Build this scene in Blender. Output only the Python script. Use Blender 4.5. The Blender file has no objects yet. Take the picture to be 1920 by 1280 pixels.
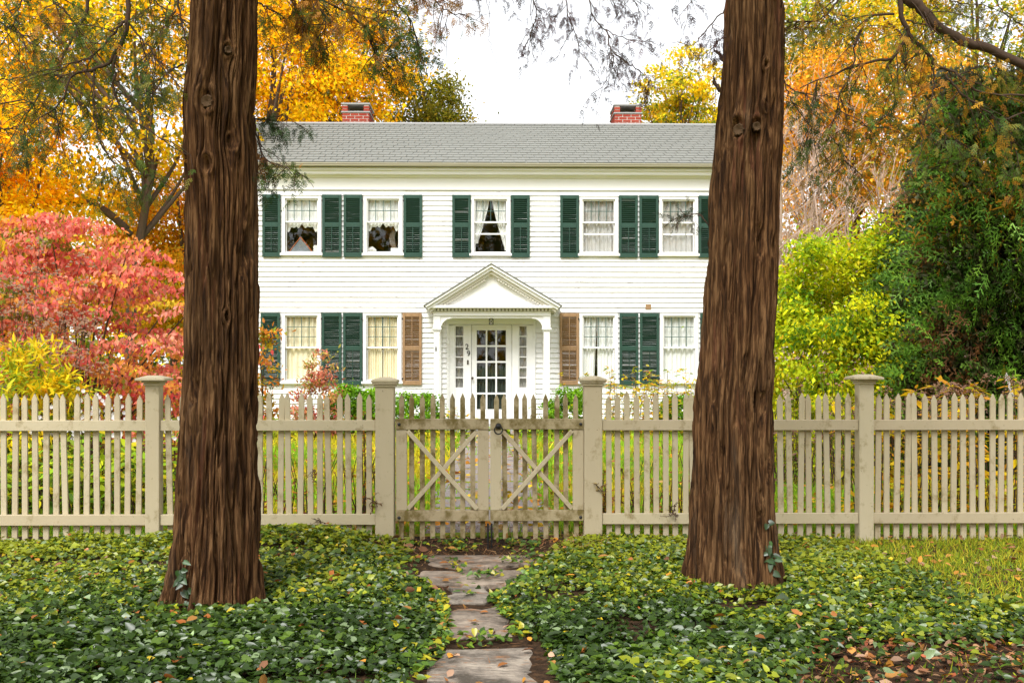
import bpy, bmesh, math, random
import numpy as np
from mathutils import Vector, Matrix

# ------------------------------------------------------------------ scene, camera, light
S = bpy.context.scene
COL = S.collection
FPX = 2000.0                      # focal length in photograph pixels (1920 wide)
HZ = 690.0                        # horizon row
CAMH = 1.35
TH = math.atan(35.0 / FPX)        # camera turned slightly to the right of the path axis

cam_d = bpy.data.cameras.new('camera'); cam = bpy.data.objects.new('camera', cam_d); COL.objects.link(cam)
cam.location = (0, 0, CAMH); cam.rotation_euler = (math.pi / 2, 0, -TH)
cam_d.sensor_width = 36.0; cam_d.lens = 36.0 * FPX / 1920.0
cam_d.shift_y = (HZ - 640.0) / 1920.0
cam_d.clip_start = 0.05; cam_d.clip_end = 3000
S.camera = cam

w = bpy.data.worlds.new('World'); S.world = w; w.use_nodes = True
nt = w.node_tree; bg = nt.nodes['Background']
sky = nt.nodes.new('ShaderNodeTexSky'); sky.sky_type = 'NISHITA'; sky.sun_disc = False
SUN_EL, SUN_AZ = math.radians(52), math.radians(200)     # azimuth clockwise from +Y: behind the camera, a little left
sky.sun_elevation = SUN_EL; sky.sun_rotation = SUN_AZ
sky.air_density = 1.0; sky.dust_density = 1.0; sky.ozone_density = 1.0
hs = nt.nodes.new('ShaderNodeHueSaturation'); hs.inputs['Saturation'].default_value = 0.10
hs.inputs['Value'].default_value = 1.0
nt.links.new(sky.outputs[0], hs.inputs['Color']); nt.links.new(hs.outputs[0], bg.inputs['Color'])
bg.inputs['Strength'].default_value = 0.11
sd = bpy.data.lights.new('sun', 'SUN'); sun = bpy.data.objects.new('sun', sd); COL.objects.link(sun)
sd.energy = 1.5; sd.angle = math.radians(25); sd.color = (1.0, 0.985, 0.96)
dv = Vector((math.sin(SUN_AZ) * math.cos(SUN_EL), math.cos(SUN_AZ) * math.cos(SUN_EL), math.sin(SUN_EL)))
sun.rotation_euler = dv.to_track_quat('Z', 'Y').to_euler(); sun.location = (0, 0, 30)
vs = S.view_settings; vs.view_transform = 'Standard'; vs.look = 'None'; vs.gamma = 1.0; vs.use_curve_mapping = False
vs.exposure = 1.5
S.render.engine = 'CYCLES'
S.cycles.max_bounces = 7; S.cycles.diffuse_bounces = 4; S.cycles.transparent_max_bounces = 12
S.cycles.use_denoising = True

# ------------------------------------------------------------------ helpers
_c, _s = math.cos(TH), math.sin(TH)
def P(x, y, Y):
    """Point of the world plane at distance Y that the photograph shows at pixel x, y."""
    a = (x - 960.0) / FPX
    rx, ry = _s + a * _c, _c - a * _s
    k = Y / ry
    return np.array([rx * k, Y, CAMH + (HZ - y) / FPX * k])
def PXX(x, Y): return float(P(x, 690, Y)[0])
def PZ(y, Y): return CAMH + (HZ - y) / FPX * Y

ORIG = {}
def tag(o, label=None, cat=None, group=None, kind=None):
    if label: o['label'] = label
    if cat: o['category'] = cat
    if group: o['group'] = group
    if kind: o['kind'] = kind
    return o
def thing(name, loc, label, cat, group=None):
    o = bpy.data.objects.new(name, None); COL.objects.link(o); o.location = loc
    o.empty_display_size = 0.2
    ORIG[o.name] = np.array(loc, float)
    return tag(o, label, cat, group)
def origin(o): return ORIG[o.name] if o is not None else np.zeros(3)
def link(name, me, parent=None, loc=None, rot=None):
    """Link mesh data; loc is a world position (for shared meshes)."""
    o = bpy.data.objects.new(name, me); COL.objects.link(o)
    og = origin(parent)
    if parent is not None: o.parent = parent
    if loc is not None: o.location = np.array(loc, float) - og
    if rot is not None: o.rotation_euler = rot
    ORIG[o.name] = og if loc is None else np.array(loc, float)
    return o

class MB:
    def __init__(s): s.v = []; s.f = []
    def add(s, vs, fs):
        n = len(s.v); s.v += [tuple(map(float, q)) for q in vs]; s.f += [tuple(i + n for i in q) for q in fs]; return s
    def box(s, x0, x1, y0, y1, z0, z1):
        return s.add([(x0,y0,z0),(x1,y0,z0),(x1,y1,z0),(x0,y1,z0),(x0,y0,z1),(x1,y0,z1),(x1,y1,z1),(x0,y1,z1)],
                     [(0,3,2,1),(4,5,6,7),(0,1,5,4),(1,2,6,5),(2,3,7,6),(3,0,4,7)])
    def prism(s, poly, y0, y1):
        """Polygon in x,z (counter-clockwise seen from the front, i.e. from -y) extruded from y0 back to y1."""
        n = len(poly)
        vs = [(x, y0, z) for x, z in poly] + [(x, y1, z) for x, z in poly]
        fs = [tuple(range(n)), tuple(range(2*n-1, n-1, -1))] + [((i+1) % n, i, n+i, n+(i+1) % n) for i in range(n)]
        return s.add(vs, fs)
    def bar(s, a, b, wx, th, up=(0,1,0)):
        """Rectangular bar from a to b; wx across, th along 'up'."""
        a = np.array(a, float); b = np.array(b, float); d = (b-a)/np.linalg.norm(b-a); u = np.array(up, float)
        u = u - d*np.dot(u, d); u /= np.linalg.norm(u); q = np.cross(d, u)
        vs = [p + q*sx*wx/2 + u*su*th/2 for p in (a, b) for sx, su in ((-1,-1),(1,-1),(1,1),(-1,1))]
        return s.add(vs, [(0,1,2,3),(7,6,5,4),(0,4,5,1),(1,5,6,2),(2,6,7,3),(3,7,4,0)])
    def tube(s, pts, rad, n=6, cap=True):
        pts = np.array(pts, float); m = len(pts)
        rad = np.full(m, rad) if np.isscalar(rad) else np.array(rad, float)
        t = np.gradient(pts, axis=0); t /= np.linalg.norm(t, axis=1)[:, None] + 1e-9
        ref = np.array([0.0, 1.0, 0.05]) if abs(t[:, 1]).mean() < 0.8 else np.array([1.0, 0, 0.05])
        vs = []
        for i in range(m):
            u = np.cross(t[i], ref); u /= np.linalg.norm(u) + 1e-9; q = np.cross(t[i], u)
            for k in range(n):
                a = 2*math.pi*k/n; vs.append(pts[i] + rad[i]*(math.cos(a)*u + math.sin(a)*q))
        fs = [(i*n+k, i*n+(k+1) % n, (i+1)*n+(k+1) % n, (i+1)*n+k) for i in range(m-1) for k in range(n)]
        if cap: fs += [tuple(range(n-1, -1, -1)), tuple((m-1)*n+k for k in range(n))]
        return s.add(vs, fs)
    def lathe(s, prof, c, n=12):
        """prof: (r, z) pairs from bottom to top round the vertical through c."""
        vs = [(c[0]+r*math.cos(2*math.pi*k/n), c[1]+r*math.sin(2*math.pi*k/n), c[2]+z) for r, z in prof for k in range(n)]
        m = len(prof)
        fs = [(i*n+k, i*n+(k+1) % n, (i+1)*n+(k+1) % n, (i+1)*n+k) for i in range(m-1) for k in range(n)]
        fs += [tuple(range(n-1, -1, -1)), tuple((m-1)*n+k for k in range(n))]
        return s.add(vs, fs)
    def mesh(s, name, mat, og=(0,0,0), bevel=0, smooth=False):
        me = bpy.data.meshes.new(name)
        v = np.array(s.v) - np.array(og)
        me.from_pydata([tuple(q) for q in v], [], s.f); me.validate()
        if bevel:
            bm = bmesh.new(); bm.from_mesh(me)
            bmesh.ops.bevel(bm, geom=[e for e in bm.edges if e.is_manifold and e.calc_face_angle(0) > 0.5], offset=bevel, segments=1, affect='EDGES')
            bm.to_mesh(me); bm.free()
        if smooth: me.shade_smooth()
        me.materials.append(mat); return me
    def build(s, name, mat, parent=None, bevel=0, smooth=False):
        return link(name, s.mesh(name, mat, origin(parent), bevel, smooth), parent)

def fast_mesh(name, V, Fc, mat, col=None, smooth=False):
    me = bpy.data.meshes.new(name); V = np.ascontiguousarray(V, np.float32); Fc = np.ascontiguousarray(Fc, np.int32)
    k = Fc.shape[1]
    me.vertices.add(len(V)); me.vertices.foreach_set('co', V.ravel())
    me.loops.add(Fc.size); me.loops.foreach_set('vertex_index', Fc.ravel())
    me.polygons.add(len(Fc)); me.polygons.foreach_set('loop_start', np.arange(0, Fc.size, k, dtype=np.int32))
    if smooth: me.polygons.foreach_set('use_smooth', np.ones(len(Fc), bool))
    if col is not None:
        a = me.color_attributes.new('Col', 'FLOAT_COLOR', 'POINT')
        c4 = np.ones((len(V), 4), np.float32); c4[:, :3] = col; a.data.foreach_set('color', c4.ravel())
    me.update(calc_edges=True); me.materials.append(mat); return me

def frames(d, nrm):
    d = d / (np.linalg.norm(d, axis=1)[:, None] + 1e-9)
    s_ = np.cross(nrm, d); s_ /= np.linalg.norm(s_, axis=1)[:, None] + 1e-9
    n_ = np.cross(d, s_); return d, s_, n_
def scatter(tv, tf, pos, d, nrm, ln, wd, col, jit=None):
    """Copies of a template (tv: along, across, up) placed at pos along d; returns V, F, C."""
    d, s_, n_ = frames(d, nrm); N = len(pos)
    tv = np.array(tv, float); tf = np.array(tf)
    ln = np.broadcast_to(ln, N); wd = np.broadcast_to(wd, N)
    V = pos[:, None, :] + tv[None, :, 0, None]*ln[:, None, None]*d[:, None, :] \
        + tv[None, :, 1, None]*wd[:, None, None]*s_[:, None, :] + tv[None, :, 2, None]*wd[:, None, None]*n_[:, None, :]
    Fc = (np.arange(N)*len(tv))[:, None, None] + tf[None]
    C = np.repeat(col, len(tv), axis=0)
    if jit is not None: C = C * jit
    return V.reshape(-1, 3), Fc.reshape(-1, tf.shape[1]), C
def join(parts):
    V, Fc, C, n = [], [], [], 0
    for v, f, c in parts:
        V.append(v); Fc.append(f + n); C.append(c); n += len(v)
    return np.concatenate(V), np.concatenate(Fc), np.concatenate(C)

LEAF = ([(0,0,0),(.45,-.5,.13),(1,0,-.05),(.45,.5,.13)], [(0,1,2),(0,2,3)])
LEAF6 = ([(0,0,0),(.3,-.42,.12),(.66,-.36,.09),(1,0,-.1),(.66,.36,.09),(.3,.42,.12),(.5,0,-.02)],
         [(0,1,6),(1,2,6),(2,3,6),(3,4,6),(4,5,6),(5,0,6)])
HEART = ([(0.06,0,0),(-.06,-.24,.04),(.15,-.48,.1),(.5,-.42,.1),(1,0,-.12),(.5,.42,.1),(.15,.48,.1),(-.06,.24,.04),(.5,0,-.04)],
         [(0,1,2),(0,2,8),(2,3,8),(3,4,8),(4,5,8),(5,6,8),(6,0,8),(0,6,7)])
LEAF4 = ([(0,0,0),(.42,-.48,.12),(1,0,-.08),(.42,.48,.12),(.5,0,-.02)], [(0,1,4),(1,2,4),(2,3,4),(3,0,4)])
BLADE = ([(0,-.5,0),(0,.5,0),(.55,.3,.0),(1,0,0)], [(0,1,2),(0,2,3)])

def frond_template(rng, nside=5, sub=3):
    """A flat cedar spray: axis with alternate side twigs carrying scale-leaf slivers (slivers, unit length)."""
    V, Fq = [], []
    def sliver(a, b, wd):
        a = np.array(a); b = np.array(b); d = b-a; L = np.hypot(d[0], d[1]); q = np.array([-d[1], d[0], 0])/L*wd/2
        n = len(V); m = a + d*.12
        V.extend([m-q, m+q, b]); Fq.append((n, n+1, n+2))
    sliver((0,0,0), (1,0,0), .035)
    for i in range(nside):
        for sg in (-1, 1):
            t = (i+.5+.25*sg+rng.uniform(-.15,.15))/nside*.92+.04; L = (.42*(1-t*.72))*rng.uniform(.7,1.15)
            a = np.array((t, 0, 0)); ang = rng.uniform(.55,.85)*sg
            b = a + np.array((math.cos(ang)*L, math.sin(ang)*L, -.12*L)); sliver(a, b, .05)
            for j in range(sub):
                u = (j+.6)/(sub+.3); p = a+(b-a)*u
                for s2 in (-1, 1):
                    a2 = ang + s2*rng.uniform(.4,.7); l2 = L*.42*(1-.5*u)
                    sliver(p, p+np.array((math.cos(a2)*l2, math.sin(a2)*l2, rng.uniform(-.05,.05))), .048)
    return np.array(V), np.array(Fq)

# ------------------------------------------------------------------ value noise (tables)
_T = np.random.default_rng(7).random((256, 256))
def vn(u, v, per=None, seed=0):
    iu, iv = np.floor(u).astype(int), np.floor(v).astype(int); fu, fv = u-iu, v-iv
    fu = fu*fu*(3-2*fu); fv = fv*fv*(3-2*fv)
    i0, i1 = (iu % per, (iu+1) % per) if per else (iu, iu+1)
    g = lambda a, b: _T[(a+seed*37) % 256, (b+seed*91) % 256]
    return (g(i0,iv)*(1-fu)+g(i1,iv)*fu)*(1-fv)+(g(i0,iv+1)*(1-fu)+g(i1,iv+1)*fu)*fv
def fbm(u, v, o=3, seed=0):
    r = 0; a = .5
    for i in range(o): r = r + a*vn(u*2**i, v*2**i, None, seed+i); a *= .5
    return r / (1-.5**o)

# ------------------------------------------------------------------ materials
def newmat(name):
    m = bpy.data.materials.new(name); m.use_nodes = True; n = m.node_tree; n.nodes.clear()
    out = n.nodes.new('ShaderNodeOutputMaterial'); return m, n, out
def mix_rgb(n, fac, a, b, mode='MIX'):
    x = n.nodes.new('ShaderNodeMix'); x.data_type = 'RGBA'; x.blend_type = mode
    for sock, val in ((x.inputs[0], fac), (x.inputs[6], a), (x.inputs[7], b)):
        if isinstance(val, bpy.types.NodeSocket): n.links.new(val, sock)
        elif isinstance(val, (int, float)): sock.default_value = val
        else: sock.default_value = (*val, 1)
    return x.outputs[2]
def noise(n, scale, detail=4, vec=None, stretch=None, rough=.6):
    t = n.nodes.new('ShaderNodeTexNoise'); t.inputs['Scale'].default_value = scale; t.inputs['Detail'].default_value = detail
    t.inputs['Roughness'].default_value = rough
    if stretch is not None:
        tc = n.nodes.new('ShaderNodeNewGeometry') if vec == 'world' else n.nodes.new('ShaderNodeTexCoord')
        mp = n.nodes.new('ShaderNodeMapping'); mp.inputs['Scale'].default_value = stretch
        n.links.new(tc.outputs['Position' if vec == 'world' else 'Object'], mp.inputs[0]); n.links.new(mp.outputs[0], t.inputs['Vector'])
    return t.outputs['Fac']
def ramp(n, fac, stops):
    r = n.nodes.new('ShaderNodeValToRGB'); e = r.color_ramp.elements
    e[0].position, e[0].color = stops[0][0], (*stops[0][1], 1); e[1].position, e[1].color = stops[-1][0], (*stops[-1][1], 1)
    for p, c in stops[1:-1]: q = e.new(p); q.color = (*c, 1)
    n.links.new(fac, r.inputs[0]); return r.outputs[0]
def principled(n, out, col, rough=.7, spec=.3, bump=None, bstr=.3, bdist=.01, metal=0):
    b = n.nodes.new('ShaderNodeBsdfPrincipled')
    if isinstance(col, bpy.types.NodeSocket): n.links.new(col, b.inputs['Base Color'])
    else: b.inputs['Base Color'].default_value = (*col, 1)
    b.inputs['Roughness'].default_value = rough; b.inputs['Specular IOR Level'].default_value = spec; b.inputs['Metallic'].default_value = metal
    if bump is not None:
        bp = n.nodes.new('ShaderNodeBump'); bp.inputs['Strength'].default_value = bstr; bp.inputs['Distance'].default_value = bdist
        n.links.new(bump, bp.inputs['Height']); n.links.new(bp.outputs[0], b.inputs['Normal'])
    n.links.new(b.outputs[0], out.inputs[0]); return b
def plain(name, col, rough=.7, spec=.3, metal=0, var=.25, scale=12):
    m, n, out = newmat(name)
    c = mix_rgb(n, noise(n, scale), tuple(k*(1-var) for k in col), tuple(min(1, k*(1+var)) for k in col))
    principled(n, out, c, rough, spec, metal=metal); return m
def leafmat(name, trans=.35, rough=.5, gloss=.06):
    m, n, out = newmat(name)
    a = n.nodes.new('ShaderNodeAttribute'); a.attribute_name = 'Col'
    d = n.nodes.new('ShaderNodeBsdfDiffuse'); t = n.nodes.new('ShaderNodeBsdfTranslucent'); g = n.nodes.new('ShaderNodeBsdfGlossy')
    g.inputs['Roughness'].default_value = rough
    n.links.new(a.outputs['Color'], d.inputs[0]); n.links.new(a.outputs['Color'], t.inputs[0])
    m1 = n.nodes.new('ShaderNodeMixShader'); m1.inputs[0].default_value = trans
    n.links.new(d.outputs[0], m1.inputs[1]); n.links.new(t.outputs[0], m1.inputs[2])
    m2 = n.nodes.new('ShaderNodeMixShader'); m2.inputs[0].default_value = gloss
    n.links.new(m1.outputs[0], m2.inputs[1]); n.links.new(g.outputs[0], m2.inputs[2]); n.links.new(m2.outputs[0], out.inputs[0]); return m

M = {}
M['leaf'] = leafmat('tree leaves', .45, .55, .012)
M['needle'] = leafmat('cedar scales', .32, .6, .03)
M['ivy'] = leafmat('glossy groundcover leaf', .24, .36, .042)
M['litter'] = leafmat('dry leaf', .15, .7, .02)
M['grass'] = leafmat('grass blade', .3, .6, .02)

def mat_clap():
    m, n, out = newmat('white clapboard paint')
    base = mix_rgb(n, noise(n, 3.0, 5, 'world', (1.2, 1, 6)), (.74,.73,.71), (.85,.85,.84))
    # flaked paint, mostly in thin streaks along the boards
    fl = noise(n, 2.2, 9, 'world', (1.6, 1, 14), .72)
    k = ramp(n, fl, [(.605,(0,0,0)),(.645,(1,1,1))])
    base = mix_rgb(n, k, base, (.40,.33,.27))
    principled(n, out, base, .6, .25); return m
M['clap'] = mat_clap()
M['trim'] = plain('white trim paint', (.80,.79,.77), .5, .3, var=.05, scale=6)
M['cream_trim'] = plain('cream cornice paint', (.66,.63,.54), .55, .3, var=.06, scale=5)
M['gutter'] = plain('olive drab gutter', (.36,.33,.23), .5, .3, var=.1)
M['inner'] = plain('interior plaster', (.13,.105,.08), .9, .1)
M['green'] = plain('dark green shutter paint', (.024,.064,.045), .5, .3, var=.25, scale=9)
M['brown'] = plain('bare brown shutter wood', (.31,.19,.098), .8, .2, var=.45, scale=9)
M['muntin'] = plain('dark green muntin', (.05,.10,.085), .5, .3)
M['black'] = plain('black iron', (.012,.012,.013), .45, .5, var=.3)
M['brass'] = plain('dark brass', (.05,.03,.015), .4, .5)
M['mortar'] = plain('pale mortar', (.62,.56,.50), .9, .1)
M['slab'] = plain('grey cap slab', (.33,.33,.32), .85, .2)
M['foundation'] = plain('foundation stone', (.35,.32,.29), .9, .2)
M['lace'] = plain('white curtain', (.84,.83,.80), .9, .1, var=.06)
M['sheer'] = plain('grey white sheer curtain', (.50,.475,.45), .9, .1, var=.1)
M['dark_cloth'] = plain('dark grey green cloth', (.045,.058,.052), .9, .1, var=.2)
M['cream'] = plain('cream curtain', (.88,.79,.57), .9, .1, var=.08)
M['paper'] = plain('white paper', (.75,.73,.68), .8, .1)
M['slate'] = plain('grey card', (.14,.16,.17), .5, .3)
M['orange'] = plain('orange edge', (.45,.13,.04), .6, .2)
M['stem'] = plain('brown twig', (.085,.05,.03), .85, .15, var=.4)
M['palestem'] = plain('pale grey twig', (.46,.33,.26), .85, .15, var=.3)
M['bark2'] = plain('grey brown bark', (.10,.07,.05), .9, .15, var=.45, scale=6)
M['flower'] = plain('white flower', (.75,.72,.74), .8, .1)
M['umbel'] = plain('brown seed head', (.30,.17,.11), .9, .1, var=.4, scale=30)
def mat_glass():
    m, n, out = newmat('window glass'); t = n.nodes.new('ShaderNodeBsdfTransparent'); t.inputs[0].default_value = (.97,.98,.975,1)
    g = n.nodes.new('ShaderNodeBsdfGlossy'); g.inputs['Roughness'].default_value = .02
    lw = n.nodes.new('ShaderNodeLayerWeight'); lw.inputs[0].default_value = .5
    pw = n.nodes.new('ShaderNodeMath'); pw.operation = 'POWER'; pw.inputs[1].default_value = 5; n.links.new(lw.outputs['Facing'], pw.inputs[0])
    f = n.nodes.new('ShaderNodeMath'); f.operation = 'MULTIPLY_ADD'; f.inputs[1].default_value = .9; f.inputs[2].default_value = .03; n.links.new(pw.outputs[0], f.inputs[0])
    mx = n.nodes.new('ShaderNodeMixShader'); n.links.new(f.outputs[0], mx.inputs[0])
    n.links.new(t.outputs[0], mx.inputs[1]); n.links.new(g.outputs[0], mx.inputs[2]); n.links.new(mx.outputs[0], out.inputs[0]); return m
M['glass'] = mat_glass()
def mat_brick():
    m, n, out = newmat('red brick'); oi = n.nodes.new('ShaderNodeObjectInfo')
    c = mix_rgb(n, oi.outputs['Random'], (.29,.038,.024), (.40,.080,.050))
    c = mix_rgb(n, noise(n, 40), c, (.30,.05,.03)); principled(n, out, c, .85, .2); return m
M['brick'] = mat_brick()
def mat_shingle():
    m, n, out = newmat('grey asphalt shingle'); oi = n.nodes.new('ShaderNodeNewGeometry')
    c = mix_rgb(n, oi.outputs['Random Per Island'], (.20,.202,.178), (.245,.247,.218))
    c = mix_rgb(n, noise(n, 1.3, 7, 'world', (1,.5,.5), .7), c, (.15,.155,.138))
    c2 = mix_rgb(n, noise(n, 160, 2, 'world', (1,1,1)), c, (.26,.26,.24)); principled(n, out, c2, .9, .2); return m
M['shingle'] = mat_shingle()
def mat_fence(name, a, b, dirt, lo=.50, hi=.66):
    m, n, out = newmat(name)
    oi = n.nodes.new('ShaderNodeObjectInfo')
    c = mix_rgb(n, noise(n, 3.2, 6, 'world', (1,1,.5)), a, b)
    c = mix_rgb(n, oi.outputs['Random'], c, mix_rgb(n, .5, c, (.40,.32,.21)))
    k = ramp(n, noise(n, 6.5, 8, 'world', (1.2,1,1), .7), [(lo,(0,0,0)),(hi,(1,1,1))])
    c = mix_rgb(n, k, c, dirt)
    sp = ramp(n, noise(n, 38, 3, 'world', (1,1,1)), [(.70,(0,0,0)),(.76,(1,1,1))])
    c = mix_rgb(n, sp, c, (.12,.09,.05))
    principled(n, out, c, .75, .2, noise(n, 60, 4, 'world', (1,1,.12)), .25, .004); return m
M['fence'] = mat_fence('weathered cream paint', (.46,.395,.255), (.57,.50,.345), (.28,.22,.11), .55, .70)
M['gate'] = mat_fence('mossy cream paint', (.34,.275,.15), (.43,.36,.22), (.16,.12,.04), .44, .60)
def mat_bark():
    m, n, out = newmat('fibrous cedar bark')
    s1 = noise(n, 1.0, 7, 'world', (56, 56, 3.0)); s2 = noise(n, 1.0, 6, 'world', (130, 130, 18))
    big = noise(n, 1.3, 3, 'world', (1,1,.6))
    c = ramp(n, s1, [(.36,(.024,.012,.005)),(.5,(.088,.046,.018)),(.62,(.21,.128,.060))])
    c = mix_rgb(n, big, c, mix_rgb(n, 1.0, c, (1.0,.72,.55), 'MULTIPLY'))
    rd = ramp(n, noise(n, 1.0, 3, 'world', (9, 9, .9)), [(.62,(0,0,0)),(.74,(1,1,1))])
    c = mix_rgb(n, rd, c, (.17,.065,.032))
    gr = ramp(n, noise(n, 1.0, 4, 'world', (5, 5, .8)), [(.60,(0,0,0)),(.75,(1,1,1))])
    gm = n.nodes.new('ShaderNodeMath'); gm.operation = 'MULTIPLY'; gm.inputs[1].default_value = .55; n.links.new(gr, gm.inputs[0])
    c = mix_rgb(n, gm.outputs[0], c, (.105,.085,.06))
    c = mix_rgb(n, s2, mix_rgb(n, 1.0, c, (.55,.55,.55), 'MULTIPLY'), c)
    principled(n, out, c, .9, .15, s2, .9, .009); return m
M['bark'] = mat_bark()
M['cutwood'] = plain('old cut wood', (.085,.052,.028), .9, .1, var=.4, scale=25)
M['limb'] = plain('dark cedar limb bark', (.075,.048,.034), .9, .15, var=.45, scale=22)
def mat_stone():
    m, n, out = newmat('weathered flagstone'); oi = n.nodes.new('ShaderNodeObjectInfo')
    c = ramp(n, noise(n, 5, 8, 'world', (1,1,1), .68), [(.36,(.095,.080,.062)),(.5,(.255,.22,.18)),(.64,(.42,.365,.295))])
    c = mix_rgb(n, oi.outputs['Random'], c, mix_rgb(n, 1.0, c, (.85,.72,.64), 'MULTIPLY'))
    k = ramp(n, noise(n, 6, 9, 'world', (1,2,1), .75), [(.56,(0,0,0)),(.64,(1,1,1))])
    c = mix_rgb(n, k, c, (.30,.135,.05))
    principled(n, out, c, .8, .25, noise(n, 12, 8, 'world', (1,2.4,1)), 1.0, .035); return m
M['stone'] = mat_stone()
def mat_pave():
    m, n, out = newmat('speckled path paving')
    c = ramp(n, noise(n, 60, 5, 'world', (1,1,1)), [(.35,(.17,.145,.135)),(.6,(.33,.29,.27))])
    k = ramp(n, noise(n, 4, 6, 'world', (1,1,1)), [(.55,(0,0,0)),(.68,(1,1,1))])
    c = mix_rgb(n, k, c, (.34,.20,.06)); principled(n, out, c, .9, .15); return m
M['pave'] = mat_pave()
def mat_lawn():
    m, n, out = newmat('lawn turf')
    c = ramp(n, noise(n, .8, 6, 'world', (1,.6,1), .65), [(.34,(.10,.20,.02)),(.48,(.20,.27,.025)),(.58,(.38,.31,.03)),(.72,(.14,.24,.02))])
    sp = ramp(n, noise(n, 26, 4, 'world', (1,.35,1)), [(.58,(0,0,0)),(.66,(1,1,1))])
    c = mix_rgb(n, sp, c, (.50,.27,.03))
    principled(n, out, c, .95, .05, noise(n, 90, 3, 'world', (1,1,1)), .6, .03); return m
M['lawn'] = mat_lawn()
def mat_soil():
    m, n, out = newmat('dark leafy soil')
    c = ramp(n, noise(n, 24, 7, 'world', (1,1,1)), [(.3,(.014,.009,.006)),(.52,(.045,.026,.014)),(.7,(.11,.058,.028))])
    principled(n, out, c, .95, .1, noise(n, 45, 5, 'world', (1,1,1)), .8, .02); return m
M['soil'] = mat_soil()

# ------------------------------------------------------------------ ground
def gz(x, y):
    """Height of the ground in front of the fence: low along the stepping stones, gently banked beside them."""
    x = np.asarray(x, float); y = np.asarray(y, float)
    dip = -.06*np.exp(-((x+.08)/.42)**2)
    und = .05*(fbm(x*.7+11, y*.7+3, 2, 5)-.5)
    return (dip + und)*np.clip((8.7-y)/.4, 0, 1)
MB().add([(-1500,-1500,-.25),(1500,-1500,-.25),(1500,1500,-.25),(-1500,1500,-.25)], [(0,1,2,3)]).build('ground', M['lawn'])['kind'] = 'structure'
MB().box(-70, 70, 8.6, 120, -.24, 0.0).build('lawn', M['lawn'])['kind'] = 'structure'
def grid(name, x0, x1, y0, y1, nx, ny, mat, fz):
    X, Y = np.meshgrid(np.linspace(x0,x1,nx), np.linspace(y0,y1,ny)); Z = fz(X, Y)
    V = np.stack([X,Y,Z], -1).reshape(-1,3); i = np.arange((nx-1)*(ny-1)); r, c = i//(nx-1), i % (nx-1); a = r*nx+c
    o = link(name, fast_mesh(name, V, np.stack([a, a+1, a+nx+1, a+nx], 1), mat, smooth=True)); o['kind'] = 'structure'; return o
grid('planting_bed', -9, 9, 1.0, 8.62, 150, 120, M['soil'], lambda x, y: gz(x, y))

# ------------------------------------------------------------------ the house
HY = 23.3
hx = lambda px: PXX(px, HY)
hz = lambda py: PZ(py, HY)
CX = hx(921)
HL, HR = CX - 5.72, CX + 5.72
HYB = HY + 8.0; RY = HY + 4.0
EAVE, RIDGE = hz(313), 7.58
house = thing('house', (CX, HY, 0), 'two storey white clapboard house with grey shingled roof and green shutters', 'house')

UP_W = [(535,597), (688,749), (889,951), (1092,1153), (1241,1302)]
LO_W = [(535,596), (687,747), None, (1092,1152), (1243,1303)]
UPZ, LOZ = (473, 374), (712, 592)
opens = []                                      # glazed openings: x0,x1,z0,z1
for a, b in UP_W: opens.append((hx(a), hx(b), hz(UPZ[0]), hz(UPZ[1])))
for q in LO_W:
    if q: opens.append((hx(q[0]), hx(q[1]), hz(LOZ[0]), hz(LOZ[1])))
DX0, DX1, DZ0, DZ1 = hx(883.5), hx(960), .17, hz(608)
doorhole = (DX0, DX1, DZ0, DZ1)
sides = [(hx(853), hx(870), hz(727), hz(611)), (hx(972.5), hx(988.5), hz(727), hz(611))]
holes = opens + [doorhole] + sides

def cells_wall(mb, x0, x1, z0, z1, y0, y1, holes):
    xs = sorted({x0, x1, *[h[0] for h in holes], *[h[1] for h in holes]})
    for a, b in zip(xs, xs[1:]):
        cuts = sorted([(h[2], h[3]) for h in holes if h[0] < (a+b)/2 < h[1]]); z = z0
        for c, d in cuts:
            if c > z: mb.box(a, b, y0, y1, z, c)
            z = d
        mb.box(a, b, y0, y1, z, z1)
mb = MB(); cells_wall(mb, HL, HR, .0, EAVE-.05, HY, HY+.12, holes)
wall = mb.build('wall', M['clap'], house)
mb = MB(); mb.box(HL, HL+.12, HY+.12, HYB, 0, EAVE-.05); mb.box(HR-.12, HR, HY+.12, HYB, 0, EAVE-.05); mb.box(HL, HR, HYB, HYB+.12, 0, EAVE-.05)
for xg in (HL, HR-.12): mb.add([(xg,HY+.1,EAVE-.05),(xg,HYB,EAVE-.05),(xg,RY,RIDGE-.12),(xg+.12,HY+.1,EAVE-.05),(xg+.12,HYB,EAVE-.05),(xg+.12,RY,RIDGE-.12)],
                              [(0,1,2),(5,4,3),(0,2,5,3),(1,4,5,2),(0,3,4,1)])
mb.build('side_wall', M['clap'], house)
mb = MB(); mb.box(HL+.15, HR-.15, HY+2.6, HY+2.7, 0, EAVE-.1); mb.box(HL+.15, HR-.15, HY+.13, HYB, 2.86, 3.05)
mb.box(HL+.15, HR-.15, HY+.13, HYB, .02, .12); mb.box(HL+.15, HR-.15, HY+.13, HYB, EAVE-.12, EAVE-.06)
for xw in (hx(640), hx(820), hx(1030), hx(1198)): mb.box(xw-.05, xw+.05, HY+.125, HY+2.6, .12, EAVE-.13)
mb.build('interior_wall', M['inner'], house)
mb = MB(); mb.box(HL-.02, HR+.02, HY-.05, HY-.002, -.2, .135); mb.build('foundation', M['foundation'], house)

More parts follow.
